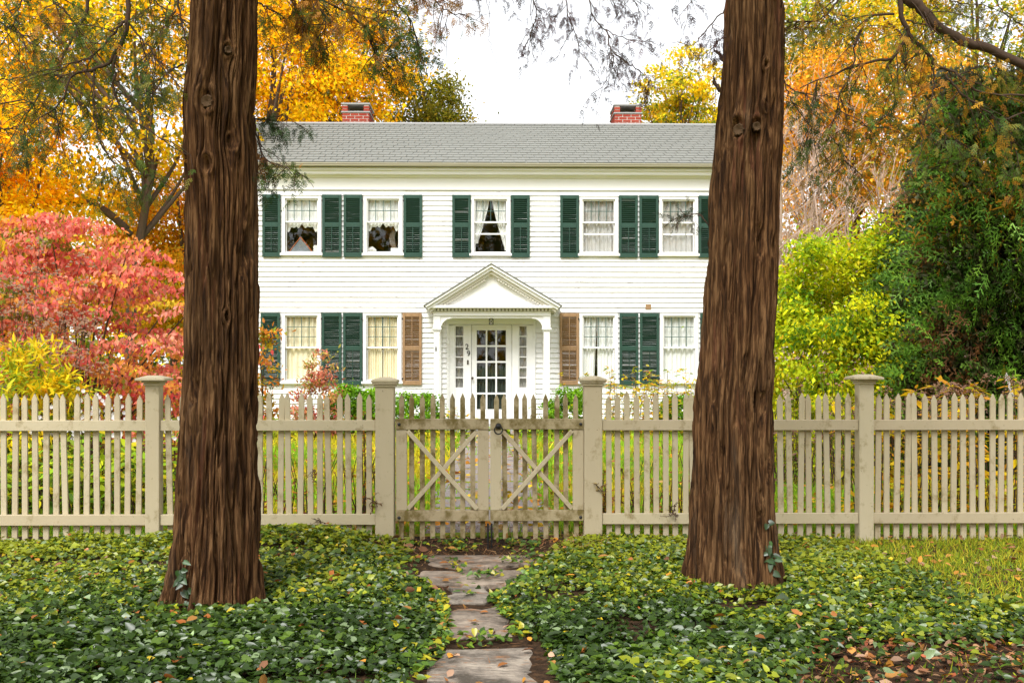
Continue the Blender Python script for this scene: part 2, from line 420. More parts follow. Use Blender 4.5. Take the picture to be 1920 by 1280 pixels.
# clapboards: each course a tapered board, cut at the window and door casings
rng = np.random.default_rng(11)
CW = .078                                     # casing width
blocks = [(o[0]-CW, o[1]+CW, o[2]-.13, o[3]+.07) for o in opens] + [(hx(838), hx(1004), 0, hz(592))]
DZc = .1105; z = .14; zt_all = hz(358); nb = 0
while z < zt_all - .03:
    zb = min(z + DZc, zt_all)
    zm = (z+zb)/2
    segs = [(HL+.10, HR-.10)]
    for b in blocks:
        if b[2] < zm < b[3]:
            ns = []
            for a, c in segs:
                if b[1] <= a or b[0] >= c: ns.append((a, c)); continue
                if b[0] - a > .03: ns.append((a, b[0]-.003))
                if c - b[1] > .03: ns.append((b[1]+.003, c))
            segs = ns
    for a, c in segs:
        pieces = [(a, c)]
        if c - a > 5:
            k = a + (c-a)*rng.uniform(.3,.7); pieces = [(a, k-.002), (k+.002, c)]
        for p, q in pieces:
            m_ = MB(); j = rng.uniform(-.0025, .0025); y0 = HY-.036+rng.uniform(-.002,.002)
            # butt edge thick at the bottom, thin under the next course
            m_.add([(p,y0,z+j),(q,y0,z+j),(q,HY-.001,z+j),(p,HY-.001,z+j),(p,HY-.006,zb+.012),(q,HY-.006,zb+.012),(q,HY-.001,zb+.012),(p,HY-.001,zb+.012)],
                   [(0,3,2,1),(4,5,6,7),(0,1,5,4),(1,2,6,5),(2,3,7,6),(3,0,4,7)])
            m_.build('clapboard', M['clap'], wall); nb += 1
    z = zb
patch = MB(); patch.box(hx(1210), hx(1220.5), HY-.040, HY-.012, hz(579.5), hz(570)); patch.build('bare_wood_patch', M['brown'], wall)
for xa in (HL-.015, HR-.115): MB().box(xa, xa+.13, HY-.036, HY-.002, .0, EAVE-.28).build('corner_board', M['trim'], house)

# frieze and cornice (stacked mouldings under the eave)
x0, x1 = HL-.06, HR+.06
MB().box(x0, x1, HY-.035, HY-.001, hz(357), hz(334)).build('frieze_board', M['trim'], house, .004)
MB().box(x0, x1, HY-.05, HY-.036, hz(357.5), hz(354)).build('frieze_bead', M['trim'], house, .004)
mb = MB(); prof = [(HY-.002,hz(334.5)),(HY-.075,hz(334.5)),(HY-.10,hz(330.6)),(HY-.20,hz(330)),(HY-.20,hz(324.4)),(HY-.225,hz(323.8)),(HY-.255,hz(323.2)),(HY-.255,hz(318.6)),(HY-.002,hz(318.6))]
n = len(prof); mb.add([(x0-.12,y,q) for y,q in prof]+[(x1+.12,y,q) for y,q in prof], [tuple(range(n)), tuple(range(2*n-1,n-1,-1))]+[((i+1)%n,i,n+i,n+(i+1)%n) for i in range(n)])
mb.build('cornice', M['trim'], house)
mb = MB(); gy = HY-.27; mb.tube([(x0-.2, gy-.055, hz(315.6)), (x1+.2, gy-.055, hz(315.6))], .036, 10); mb.box(x0-.2, x1+.2, gy-.10, gy+.02, hz(314), hz(311.8))
mb.build('gutter', M['gutter'], house)

# roof with real shingle courses
def roofp(t, y_off=0.0):                      # t: 0 at the eave, 1 at the ridge
    ye, ze = HY-.34, hz(311.3)
    return ye + (RY-ye)*t, ze + (RIDGE-ze)*t
mb = MB(); (ya,za),(yb,zb) = roofp(0), roofp(1); RX0, RX1 = HL-.28, HR+.28
mb.add([(RX0,ya,za),(RX1,ya,za),(RX1,yb,zb),(RX0,yb,zb),(RX0,2*RY-ya,za),(RX1,2*RY-ya,za),
        (RX0,ya,za-.06),(RX1,ya,za-.06),(RX1,yb,zb-.06),(RX0,yb,zb-.06),(RX0,2*RY-ya,za-.06),(RX1,2*RY-ya,za-.06)],
       [(0,1,2,3),(3,2,5,4),(9,8,7,6),(10,11,8,9),(0,6,7,1),(4,5,11,10),(0,3,9,6),(3,4,10,9),(1,7,8,2),(2,8,11,5)])
roof = mb.build('roof', M['shingle'], house)
SL = math.hypot(yb-ya, zb-za); pitch = math.atan2(zb-za, yb-ya); NR = 18; ex = SL/NR; tw = .255
sb = MB().add([(-tw/2+.009,-.004,0),(tw/2-.009,-.004,0),(tw/2-.009,ex*1.02,0),(-tw/2+.009,ex*1.02,0),
               (-tw/2+.009,-.004,.021),(tw/2-.009,-.004,.021),(tw/2-.009,ex*1.02,.003),(-tw/2+.009,ex*1.02,.003)],
              [(0,3,2,1),(4,5,6,7),(0,1,5,4),(1,2,6,5),(2,3,7,6),(3,0,4,7)])
shme = sb.mesh('shingle', M['shingle']); sv = np.array(sb.v); rest = MB(); nsh = 0
cp, sp_ = math.cos(pitch), math.sin(pitch)
for r in range(NR):
    y, zz = roofp(r/NR); off = (r*.37 % 1)*tw + rng.uniform(-.02,.02); k = 0
    while RX0+off+k*tw+tw/2 < RX1:
        xx = RX0 + off + k*tw; k += 1
        if xx - tw/2 < RX0: continue
        dz = rng.uniform(0, .003); dx = rng.uniform(-.006,.006); dyy = rng.uniform(-.006,.006)
        if nsh < 296: link('shingle', shme, roof, (xx+dx, y+dyy*cp, zz+.003+dz), (pitch, 0, 0)); nsh += 1
        else: rest.add([(xx+dx+v[0], y+(v[1]+dyy)*cp-v[2]*sp_, zz+.003+dz+(v[1]+dyy)*sp_+v[2]*cp) for v in sv], sb.f)
rest.build('shingle_courses', M['shingle'], roof)['kind'] = 'stuff'
mb = MB(); mb.bar((RX0, RY-.06, RIDGE+.005), (RX1, RY-.06, RIDGE+.005), .16, .014, up=(0,-sp_,cp)); mb.bar((RX0, RY+.06, RIDGE+.005), (RX1, RY+.06, RIDGE+.005), .16, .014, up=(0,sp_,cp))
mb.build('ridge_cap', M['slab'], roof)

# chimneys: brick courses, open pier stage, flat cap
bl, bh, bd = .215, .055, .10
bme = MB().box(-bl/2, bl/2, -bd/2, bd/2, 0, bh).mesh('brick', M['brick'], bevel=.004)
bhe = MB().box(-bd/2, bd/2, -bd/2, bd/2, 0, bh).mesh('brick_half', M['brick'], bevel=.004)
def chimney(px0, px1):
    y0 = RY + .12; xa, xb = PXX(px0, y0), PXX(px1, y0); Wd = xb-xa; Dp = Wd*1.42
    ch = MB(); zb0 = 6.9; zs = PZ(212.5, y0)
    ch.box(xa+.012, xb-.012, y0+.012, y0+Dp-.012, zb0, zs)
    root = ch.build('chimney', M['mortar'], house)
    ns = int((zs-7.32)/.072); 
    def course(zq, odd, xa=xa, xb=xb, y0=y0, y1=y0+Dp, skip=None):
        for face in range(4):
            L = (xb-xa) if face in (0,2) else (y1-y0-2*bd)
            s0 = 0.0; first = True
            x = -L/2
            while x < L/2 - .03:
                ln = bl if not (first and odd) else bl/2+.006
                ln = min(ln, L/2-x); first = False
                c = x + ln/2; sc = ln/bl
                if face == 0: lc = ((xa+xb)/2+c, y0+bd/2, zq); rt = 0
                elif face == 2: lc = ((xa+xb)/2+c, y1-bd/2, zq); rt = 0
                elif face == 1: lc = (xb-bd/2, (y0+y1)/2+c, zq); rt = math.pi/2
                else: lc = (xa+bd/2, (y0+y1)/2+c, zq); rt = math.pi/2
                if skip is None or skip(lc):
                    o = link('brick', bme, root, lc, (0,0,rt)); o.scale = (max(.2, sc-.08), 1, 1)
                x += ln + .0
        return
    zq = zs - .070; i = 0
    while zq > 7.36: course(zq, i % 2); zq -= .0715; i += 1
    MB().box(xa-.02, xb+.02, y0-.02, y0+Dp+.02, zs+.001, zs+.035).build('shelf_slab', M['slab'], root, .004)
    zt = PZ(197.5, y0); zq = zs + .040
    for cx_ in (xa+.075, xb-.075):
        for cy_ in (y0+.075, y0+Dp*.5, y0+Dp-.075):
            MB().box(cx_-.06, cx_+.06, cy_-.06, cy_+.06, zs+.036, zt).build('pier_core', M['mortar'], root)
            zq = zs+.042
            while zq + bh < zt+.01:
                o = link('brick', bme, root, (cx_, cy_, zq), (0,0,0)); o.scale = (.15/bl, .15/bd, 1); zq += .0715
    MB().box(xa-.015, xb+.015, y0-.015, y0+Dp+.015, zt+.002, zt+.045).build('cap_slab', M['slab'], root, .004)
    mb = MB(); mb.lathe([(.13,0),(.13,.07),(.10,.07),(.10,.02)], ((xa+xb)/2, y0+Dp*.35, zs+.036), 12); mb.build('flue', M['slab'], root)
chimney(641, 692.5); chimney(1152, 1203)

# windows
def window(o, rows, label_storm=False, sillw=.10):
    xa, xb, za, zb = o; cw = CW-.006
    mb = MB(); yo = HY-.052
    mb.box(xa-cw, xa, yo, HY+.06, za-.03, zb+cw*.9); mb.box(xb, xb+cw, yo, HY+.06, za-.03, zb+cw*.9)
    mb.box(xa+.001, xb-.001, yo, HY+.06, zb, zb+cw*.9-.002); mb.box(xa-cw-.015, xb+cw+.015, yo-.012, HY+.0, zb+cw*.9+.001, zb+cw*.9+.02)
    win = mb.build('window', M['trim'], house, .003)
    MB().box(xa-cw-.03, xb+cw+.03, HY-.095, HY+.07, za-.085, za-.031).build('sill', M['trim'], win, .004)
    st = .026; zmid = (za+zb)*.5 + (.0 if rows == 3 else .07)
    def sash(z0, z1, y):
        m = MB(); m.box(xa+.002, xa+st, y, y+.03, z0, z1); m.box(xb-st, xb-.002, y, y+.03, z0, z1)
        m.box(xa+st, xb-st, y, y+.03, z0, z0+st*1.25); m.box(xa+st, xb-st, y, y+.03, z1-st, z1)
        return m.build('sash', M['trim'], win)
    sash(zmid-.008, zb-.003, HY-.012); sash(za-.02, zmid+.012, HY+.021)
    def pane(x0, x1, z0, z1, y): MB().box(x0, x1, y, y+.004, z0, z1).build('pane', M['glass'], win)
    # upper sash: small panes between thin dark muntins
    ua, ub, uc, ud = xa+st, xb-st, zmid+.026, zb-.03; mw = .007; y = HY-.003
    m = MB()
    for i in range(1, 4): X = ua+(ub-ua)*i/4; m.box(X-mw, X+mw, y-.006, y+.012, uc, ud)
    for j in range(1, rows):
        Z = uc+(ud-uc)*j/rows
        for i in range(4): m.box(ua+(ub-ua)*i/4+mw, ua+(ub-ua)*(i+1)/4-mw, y-.006, y+.012, Z-mw, Z+mw)
    m.build('muntin_grid', M['muntin'], win)
    for i in range(4):
        for j in range(rows):
            pane(ua+(ub-ua)*i/4+.004, ua+(ub-ua)*(i+1)/4-.004, uc+(ud-uc)*j/rows+.004, uc+(ud-uc)*(j+1)/rows-.004, y)
    pane(xa+st-.004, xb-st+.004, za+.01, zmid-.02, HY+.033)
    if label_storm:
        z = za + (zmid-za)*.62; MB().box(xa+st, xb-st, HY+.004, HY+.018, z-.016, z+.016).build('storm_rail', M['trim'], win)
    return win
for i, o in enumerate(opens[:5]): window(o, 2, i in (2, 3, 4))
for o in opens[5:]: window(o, 3)

# shutters
slats = {}
NSL = [0]
def shutter(px0, px1, pt, pb, mat, zmid_px, individual=True, rod_top=False, seed=0):
    r = np.random.default_rng(seed); xa, xb = hx(px0), hx(px1); za, zb = hz(pb), hz(pt); zm = hz(zmid_px); st = .056
    y0, y1 = HY-.080, HY-.0395; m = MB()
    m.box(xa, xa+st, y0, y1, za, zb); m.box(xb-st, xb, y0, y1, za, zb)
    m.box(xa+st, xb-st, y0+.001, y1-.001, zb-.075, zb-.001); m.box(xa+st, xb-st, y0+.001, y1-.001, za+.001, za+.10); m.box(xa+st, xb-st, y0+.001, y1-.001, zm-.05, zm+.05)
    sh = m.build('shutter', mat, house, .003)
    wd = xb-xa-2*st
    key = (round(wd,3), mat.name)
    if key not in slats: slats[key] = MB().box(-wd/2+.002, wd/2-.002, -.026, .026, -.004, .004).mesh('slat', mat, bevel=.002)
    jn = MB(); 
    for (a, b) in ((za+.10, zm-.05), (zm+.05, zb-.075)):
        nn = int(round((b-a)/.0435)); stp = (b-a)/nn
        for k in range(nn):
            zc = a+(k+.5)*stp; t = math.radians(-44 if b > zm+.1 else -37) + r.normal(0, .05); tilt = r.normal(0, .01)
            if r.random() < .03: t += .6
            if individual and NSL[0] < 298:
                o = link('slat', slats[key], sh, ((xa+xb)/2, (y0+y1)/2, zc), (t, tilt, 0)); NSL[0] += 1
            else: jn.bar(((xa+xb)/2-wd/2+.002, (y0+y1)/2, zc), ((xa+xb)/2+wd/2-.002, (y0+y1)/2, zc+tilt*wd), .052, .008, up=(0, -math.sin(t), math.cos(t)))
    if jn.v: jn.build('slat_bank', mat, sh)['kind'] = 'stuff'
    xr = (xa+xb)/2; m = MB(); m.box(xr-.007, xr+.007, y0-.012, y0-.001, za+.12, zm-.06)
    if rod_top: m.box(xr-.007, xr+.007, y0-.012, y0-.001, zm+.07, zb-.09)
    m.build('tilt_rod', mat, sh)
    hb = MB()
    for zz in (za+.14, zb-.13):
        hb.box(xa-.012, xa+.02, y0-.006, y0-.0005, zz-.018, zz+.018) if seed % 2 else hb.box(xb-.02, xb+.012, y0-.006, y0-.0005, zz-.018, zz+.018)
    hb.build('hinge', M['black'], sh)
LOW = [(490,526,0,0),(604,641,0,1),(644,680,0,0),(755,791,1,1),(1049,1085,1,0),(1161,1196,0,1),(1199,1235,0,0)]
for i, (a, b, br, rt) in enumerate(LOW): shutter(a, b, 587, 721.5, M['brown'] if br else M['green'], 652.5, True, bool(br), 10+i*2+rt)
UPS = [(493,527,0),(605,641,1),(645,680,0),(757,792,1),(848,883,0),(958,993,1),(1050,1085,0),(1160,1195,1),(1198,1234,0)]
for i, (a, b, rt) in enumerate(UPS): shutter(a, b, 366.5, 483, M['green'], 422.5, True, False, 40+i*2+rt)
shutter(1309, 1345, 366.5, 483, M['green'], 422.5, False, False, 71); shutter(1312, 1348, 587, 721.5, M['green'], 652.5, False, False, 73)

# door, sidelights and surround
mb = MB(); ys = HY-.045; zt = hz(593)
cols = [hx(838), hx(853), hx(870), DX0, DX1, hx(972.5), hx(988.5), hx(1004)]
for a, b in ((0,1),(2,3),(4,5),(6,7)): mb.box(cols[a], cols[b], ys, HY+.05, .12, hz(610))
mb.box(cols[0], cols[7], ys-.004, HY+.05, hz(608)+.002, zt); 
for a, b in ((1,2),(5,6)): mb.box(cols[a], cols[b], ys+.012, HY+.05, .12, hz(727)-.001)
sur = mb.build('door_surround', M['trim'], house, .004)
mb = MB()
for a in (hx(838), hx(1000)): mb.box(a, a+.045, ys-.022, ys-.001, .12, hz(597)) 
mb.box(hx(838)+.046, hx(1000)-.001, ys-.022, ys-.005, hz(597)-.05, hz(597)); mb.build('architrave', M['trim'], sur)
for (xa, xb, za, zb) in sides:
    m = MB(); f = .018
    m.box(xa, xa+f, HY-.02, HY+.02, za, zb); m.box(xb-f, xb, HY-.02, HY+.02, za, zb)
    for k in range(7): zz = za+(zb-za)*k/6; m.box(xa+f, xb-f, HY-.02, HY+.02, zz-.011, zz+.011)
    sl = m.build('sidelight', M['trim'], house)
    for k in range(6): MB().box(xa+f, xb-f, HY, HY+.004, za+(zb-za)*k/6+.012, za+(zb-za)*(k+1)/6-.012).build('pane', M['glass'], sl)
gx0, gx1, g0, g1 = hx(894), hx(948.5), hz(767), hz(619)
m = MB(); dy = HY-.005
m.box(DX0+.006, gx0, dy, dy+.045, DZ0, DZ1-.008); m.box(gx1, DX1-.006, dy, dy+.045, DZ0, DZ1-.008); m.box(gx0, gx1, dy, dy+.045, DZ0, g0); m.box(gx0, gx1, dy, dy+.045, g1, DZ1-.008)
door = m.build('door', M['trim'], house, .003)
mb = MB()
for i in (1, 2): X = gx0+(gx1-gx0)*i/3; mb.box(X-.018, X+.018, dy+.004, dy+.04, g0, g1)
for j in range(1, 5):
    Z = g0+(g1-g0)*j/5
    for i in range(3): mb.box(gx0+(gx1-gx0)*i/3+(.018 if i else 0), gx0+(gx1-gx0)*(i+1)/3-(.018 if i < 2 else 0), dy+.004, dy+.04, Z-.019, Z+.019)
mb.build('muntin_grid', M['trim'], door)
for i in range(3):
    for j in range(5): MB().box(gx0+(gx1-gx0)*i/3+.003, gx0+(gx1-gx0)*(i+1)/3-.003, dy+.02, dy+.024, g0+(g1-g0)*j/5+.003, g0+(g1-g0)*(j+1)/5-.003).build('pane', M['glass'], door)
mb = MB(); kx, kz = hx(885.8), hz(708.5); mb.tube([(kx,dy,kz),(kx,dy-.05,kz)], [.012,.012], 8); mb.tube([(kx,dy-.045,kz),(kx,dy-.06,kz),(kx,dy-.085,kz),(kx,dy-.095,kz)], [.014,.03,.028,.01], 10)
mb.build('knob', M['brass'], door)
mb = MB(); bx, bz = hx(877.3), hz(679); mb.box(bx-.018, bx+.018, ys-.02, ys-.002, bz-.05, bz+.05); mb.tube([(bx,ys-.02,bz),(bx,ys-.028,bz)], .01, 8)
mb.build('doorbell', M['brass'], sur, .006)
def letter(ch, px, py, size, parent, y, name):
    cu = bpy.data.curves.new('numeral', 'FONT'); cu.body = ch; cu.size = size; cu.extrude = .006; cu.align_x = 'CENTER'; cu.align_y = 'CENTER'
    o = bpy.data.objects.new('numeral_text', cu); COL.objects.link(o); bpy.context.view_layer.update()
    me = bpy.data.meshes.new_from_object(o); bpy.data.objects.remove(o); bpy.data.curves.remove(cu)
    me.materials.clear(); me.materials.append(M['black'])
    return link(name, me, parent, (hx(px), y, hz(py)), (math.pi/2, 0, 0))
letter('2', 875.6, 650.5, .17, sur, ys-.009, 'house_number'); letter('9', 878.6, 662.8, .17, sur, ys-.009, 'house_number')
MB().box(hx(845), hx(998), HY-.9, HY-.003, -.1, .115).build('doorstep', M['slab'], house, .01)

# portico
PY = HY-.74
qx = lambda px: PXX(px, PY); qz = lambda py: PZ(py, PY)
port = MB(); port.box(qx(812), qx(1033), PY-.02, HY-.03, qz(592), qz(583.5)); portico = port.build('portico', M['trim'], house, .004)
mb = MB(); mb.box(qx(801), qx(1047), PY-.16, HY-.03, qz(578.2), qz(573)); mb.build('horizontal_cornice', M['trim'], portico, .006)
mb = MB(); nd = 33; a, b = qx(812), qx(1034)
for k in range(nd): xx = a+(b-a)*(k+.5)/nd; mb.box(xx-.021, xx+.021, PY-.085, PY-.022, qz(583.2), qz(578.4))
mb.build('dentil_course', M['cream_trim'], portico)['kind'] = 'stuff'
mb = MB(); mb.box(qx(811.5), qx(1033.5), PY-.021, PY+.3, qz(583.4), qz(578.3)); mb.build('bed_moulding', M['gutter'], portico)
ap = np.array((qx(921), qz(497))); le = np.array((qx(797.5), qz(574))); re = np.array((qx(1050.5), qz(574)))
def offs(p, q, d): t = (q-p)/np.linalg.norm(q-p); nn = np.array((-t[1], t[0])); return t, nn
for sgn, en in ((0, le), (1, re)):
    d = (en-ap)/np.linalg.norm(en-ap); nn = np.array((-d[1], d[0])) if sgn else np.array((d[1], -d[0])) ; nn = nn if nn[1] > 0 else -nn
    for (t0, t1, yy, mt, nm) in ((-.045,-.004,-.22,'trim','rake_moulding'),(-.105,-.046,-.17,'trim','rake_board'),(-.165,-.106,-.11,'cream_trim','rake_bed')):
        # each layer runs from the ridge joint to the eave end
        k0, k1 = ap+np.array((0, t1/nn[1])), ap+np.array((0, t0/nn[1]))
        L = np.linalg.norm(en-ap)
        e0 = en + nn*t1 - d*max(0, (-t1)*.35); e1 = en + nn*t0 - d*max(0, -t0*.1)
        poly = [tuple(k0), tuple(e0), tuple(e1), tuple(k1)]
        if not sgn: poly = [poly[0], poly[3], poly[2], poly[1]]
        if sgn: poly = poly
        MB().prism(poly, PY+yy, HY-.03).build(nm, M[mt], portico)
    # portico roof skin
    k0, k1 = ap+np.array((0,.001)), ap+np.array((0,.022/nn[1])); e0, e1 = en+nn*.001+d*.03, en+nn*.022+d*.03
    MB().prism([tuple(k0), tuple(e0), tuple(e1), tuple(k1)], PY-.24, HY-.03).build('portico_roof', M['shingle'], portico)
    mb = MB(); L = np.linalg.norm(en-ap)
    for k in range(19):
        c = ap + d*(.30+(L-.62)*k/18) + nn*(-.19); h = np.array((.0, -.022))
        mb.bar((c[0]-d[0]*.022, PY-.045, c[1]-d[1]*.022), (c[0]+d[0]*.022, PY-.045, c[1]+d[1]*.022), .045, .09, up=(0,1,0))
    mb.build('rake_dentils', M['cream_trim'], portico)['kind'] = 'stuff'
mb = MB(); mb.prism([(le[0]+.25, le[1]+.0), (re[0]-.25, re[1]+.0), (ap[0], ap[1]-.13)], PY+.0, HY-.03); mb.build('tympanum', M['trim'], portico)
# columns with capitals, and the curved brackets of the arch
for sg, (c0, c1) in ((-1, (812.5, 825.5)), (1, (1018.5, 1032))):
    xa, xb = qx(c0), qx(c1); m = MB(); m.box(xa+.012, xb-.012, PY+.0, PY+.13, -.1, qz(620)); m.box(xa, xb, PY-.012, PY+.142, -.1, .16)
    cm = m.build('column', M['trim'], portico, .006)
    m = MB(); m.box(xa-.012, xb+.012, PY-.02, PY+.15, qz(620)+.001, qz(617.6)); m.box(xa-.03, xb+.03, PY-.035, PY+.165, qz(617.6)+.001, qz(615)); m.box(xa+.005, xb-.005, PY, PY+.13, qz(624), qz(622.5))
    m.build('capital', M['trim'], cm, .005)
    MB().box(xa, xb, PY-.004, PY+.134, qz(615)+.002, qz(592)-.001).build('post_head', M['trim'], cm)
    # engaged pilaster on the wall behind
    MB().box(xa+.02, xb-.01, HY-.07, HY-.03, .0, hz(590)).build('pilaster', M['trim'], portico)
    ins = xb if sg < 0 else xa; r_ = qz(596)-qz(617)
    cxx = ins - sg*r_*1.0; pts = [(ins, qz(617)), ] 
    arc = [(cxx + sg*r_*math.cos(t), qz(617)+r_*math.sin(t)) for t in np.linspace(0, math.pi/2, 9)]
    poly = arc + [(cxx, qz(592)), (ins, qz(592))]
    if sg > 0: poly = arc[::1] + [(cxx, qz(592)), (ins, qz(592))]; poly = poly[::-1]
    MB().prism(poly if sg < 0 else poly, PY+.02, PY+.10).build('arch_bracket', M['trim'], portico)
    m = MB(); m.tube([(p[0]-0*sg, PY+.012, p[1]) for p in arc], .016, 6); m.build('arch_moulding', M['trim'], portico)
MB().box(qx(825.5)+qz(596)-qz(617)+.001, qx(1018.5)-qz(596)+qz(617)-.001, PY+.021, PY+.10, qz(596), qz(592)-.002).build('arch_beam', M['trim'], portico)
MB().box(qx(812), qx(1033), PY+.12, HY-.06, qz(592)-.03, qz(592)-.002).build('porch_ceiling', M['trim'], portico)
hk = MB(); 
for dz in (0, .05): hk.tube([(qx(817.5)+.018*math.cos(t), PY-.012, qz(656)+dz*.9+.02*math.sin(t)) for t in np.linspace(0, 2*math.pi, 10)], .0045, 4)
hk.build('wall_hook', M['black'], portico)
# hanging lantern
lx, ly = qx(921), PY+.30
lt = thing('porch_lantern', (lx, ly, PZ(592, ly)), 'small black iron lantern hanging under the portico above the door', 'lantern')
zt, zb = PZ(594.5, ly), PZ(607.5, ly); hw = .042; m = MB(); m.tube([(lx,ly,zt+.04),(lx,ly,zt-.01)], .007, 5)
m.add([(lx-hw,ly-hw,zt-.035),(lx+hw,ly-hw,zt-.035),(lx+hw,ly+hw,zt-.035),(lx-hw,ly+hw,zt-.035),(lx,ly,zt)], [(0,1,4),(1,2,4),(2,3,4),(3,0,4),(3,2,1,0)]); m.build('lantern_roof', M['black'], lt)
m = MB()
for a, b in ((-1,-1),(1,-1),(1,1),(-1,1)): m.box(lx+a*hw-.006, lx+a*hw+.006, ly+b*hw-.006, ly+b*hw+.006, zb, zt-.036)
m.box(lx-hw-.008, lx+hw+.008, ly-hw-.008, ly+hw+.008, zb-.014, zb-.001)
for s in (1,-1): m.bar((lx-hw*s, ly-hw-.004, zb), (lx+hw*s, ly-hw-.004-.003*s, zt-.04), .007, .005)
m.build('lantern_cage', M['black'], lt)
m = MB(); m.box(lx-hw+.007, lx+hw-.007, ly-hw+.007, ly+hw-.007, zb, zt-.037); m.build('lantern_glass', M['lace'], lt)

# curtains (hang behind the glass, so things of their own)
def curtain(xa, xb, za, zb, mat, label, folds=7, y=HY+.085, shape=None, seed=0, group=None, cat='curtain'):
    r = np.random.default_rng(seed); nx, nz = 60, 14; V = []
    ph = r.uniform(0, 6, 3)
    for j in range(nz+1):
        t = j/nz
        for i in range(nx+1):
            u = i/nx; a, b = (0, 1) if shape is None else shape(t)
            x = xa+(xb-xa)*(a+(b-a)*u)
            yy = y + .018*math.sin(u*folds*2*math.pi+ph[0]+.5*math.sin(3*t)) + .010*math.sin(u*folds*4.3+ph[1]+t) + .006*math.sin(9*u+5*t+ph[2])
            V.append((x, yy, zb+(za-zb)*t))
    Fc = [(j*(nx+1)+i, j*(nx+1)+i+1, (j+1)*(nx+1)+i+1, (j+1)*(nx+1)+i) for j in range(nz) for i in range(nx)]
    me = fast_mesh('curtain', V, Fc, mat, smooth=True); o = link('curtain', me); tag(o, label, cat, group); return o
U = opens[:5]; L_ = opens[5:]
lace_shape = None
def scallop(o, label, seed, depth):
    xa, xb, za, zb = o; r = np.random.default_rng(seed); nx = 48; y = HY+.09; V = []; nz = 8
    for j in range(nz+1):
        for i in range(nx+1):
            u = i/nx; drop = depth*(1-.13*math.sin(math.pi*min(1,max(0,(u-.10)/.80)))**.7) + .05*abs(math.sin(u*math.pi*6+.4))+.025*math.sin(u*23)
            V.append((xa+(xb-xa)*u, y+.012*math.sin(u*60)+.006*math.sin(u*23), zb+.02-(drop)*(j/nz)))
    Fc = [(j*(nx+1)+i, j*(nx+1)+i+1, (j+1)*(nx+1)+i+1, (j+1)*(nx+1)+i) for j in range(nz) for i in range(nx)]
    tag(link('lace_valance', fast_mesh('lace_valance', V, Fc, M['lace'], smooth=True)), label, 'valance')
scallop(U[0], 'white lace valance scalloped across the leftmost upper window', 3, .66)
scallop(U[1], 'white lace valance in the upper window second from the left', 4, .64)
curtain(U[1][0], U[1][1], hz(407), U[1][3]+.02, M['paper'], 'white roller blind half drawn behind the lace in the second upper window', 1, HY+.16, cat='blind')
tb = lambda t: (0, .46-.34*min(1, t*1.05)**1.3)
curtain(U[2][0], U[2][1], U[2][2]+.2, U[2][3]+.02, M['lace'], 'left tied back curtain in the upper middle window over the portico', 4, shape=tb, seed=5)
curtain(U[2][0], U[2][1], U[2][2]+.05, U[2][3]+.02, M['lace'], 'right tied back curtain in the upper middle window over the portico', 4, shape=lambda t: (.54+.38*min(1,t*1.05)**1.3, 1), seed=6)
curtain(U[3][0], U[3][1], U[3][2], U[3][3]+.02, M['sheer'], 'white gathered curtain in the upper window right of the middle one', 8, seed=7)
curtain(U[4][0], U[4][1], U[4][2], U[4][3]+.02, M['sheer'], 'white gathered curtain in the upper window beside the right cedar', 6, seed=8)
curtain(L_[0][0], L_[0][1], L_[0][2], L_[0][3]+.02, M['cream'], 'cream curtain in the lower window behind the pinkish shrub', 6, seed=9)
curtain(L_[1][0], L_[1][1], L_[1][2], L_[1][3]+.02, M['cream'], 'cream curtain in the lower window beside the left brown shutter', 7, seed=10, shape=lambda t: (0, .49))
curtain(L_[1][0], L_[1][1], L_[1][2], L_[1][3]+.02, M['cream'], 'right hand cream curtain in the lower window beside the left brown shutter', 7, seed=11, shape=lambda t: (.51, 1))
curtain(L_[2][0], L_[2][1], L_[2][2], L_[2][3]+.02, M['lace'], 'white curtain panel next to the right brown shutter, parted low down', 5, seed=12, shape=lambda t: (0, .47-.09*t))
curtain(L_[2][0], L_[2][1], L_[2][2], L_[2][3]+.02, M['lace'], 'right half of the white curtain parted beside the right brown shutter', 5, seed=13, shape=lambda t: (.47+.01*t, 1))
curtain(L_[3][0], L_[3][1], L_[3][2], L_[3][3]+.02, M['lace'], 'white curtain in the lower window beside the right cedar trunk', 7, seed=14)
curtain(sides[0][0], sides[0][1], sides[0][2], sides[0][3], M['sheer'], 'narrow lace curtain in the sidelight left of the front door', 6, HY+.07, seed=15)
curtain(sides[1][0], sides[1][1], sides[1][2], sides[1][3], M['sheer'], 'narrow lace curtain in the sidelight right of the front door', 6, HY+.07, seed=16)
curtain(gx0, gx1, g0, g0+(g1-g0)*.56, M['dark_cloth'], 'dark grey curtain gathered behind the lower panes of the front door', 9, HY+.10, seed=17)
# small things on the upper window ledges
def ledge(px, w_): return hx(px)
m = MB(); xa, xb, xm = hx(540), hx(585), hx(562); za = U[0][2]-.0; zp = hz(444.5)
tb_ = thing('tent_book', ((xa+xb)/2, HY+.14, za), 'grey open book standing like a tent on the leftmost upper window ledge', 'book')
for e, q in ((xa, xm), (xb, xm)): m.bar((e, HY+.15, za), (q, HY+.15, zp), .012, .16)
m.build('cover', M['orange'], tb_); MB().prism([(xa+.02, za), (xb-.02, za), (xm, zp-.02)], HY+.085, HY+.21).build('pages', M['slate'], tb_)
bs = thing('book_stack', (hx(591), HY+.12, za), 'stack of white books in the right corner of the leftmost upper window', 'books')
for k in range(5): MB().box(hx(587)-.01*(k%2), hx(597)-.005*(k%3), HY+.08, HY+.2, za+.032*k, za+.032*k+.028).build('book', M['paper'], bs)
pk = thing('paper_bundle', (hx(696), HY+.12, U[1][2]), 'low white bundle in the left corner of the second upper window', 'papers')
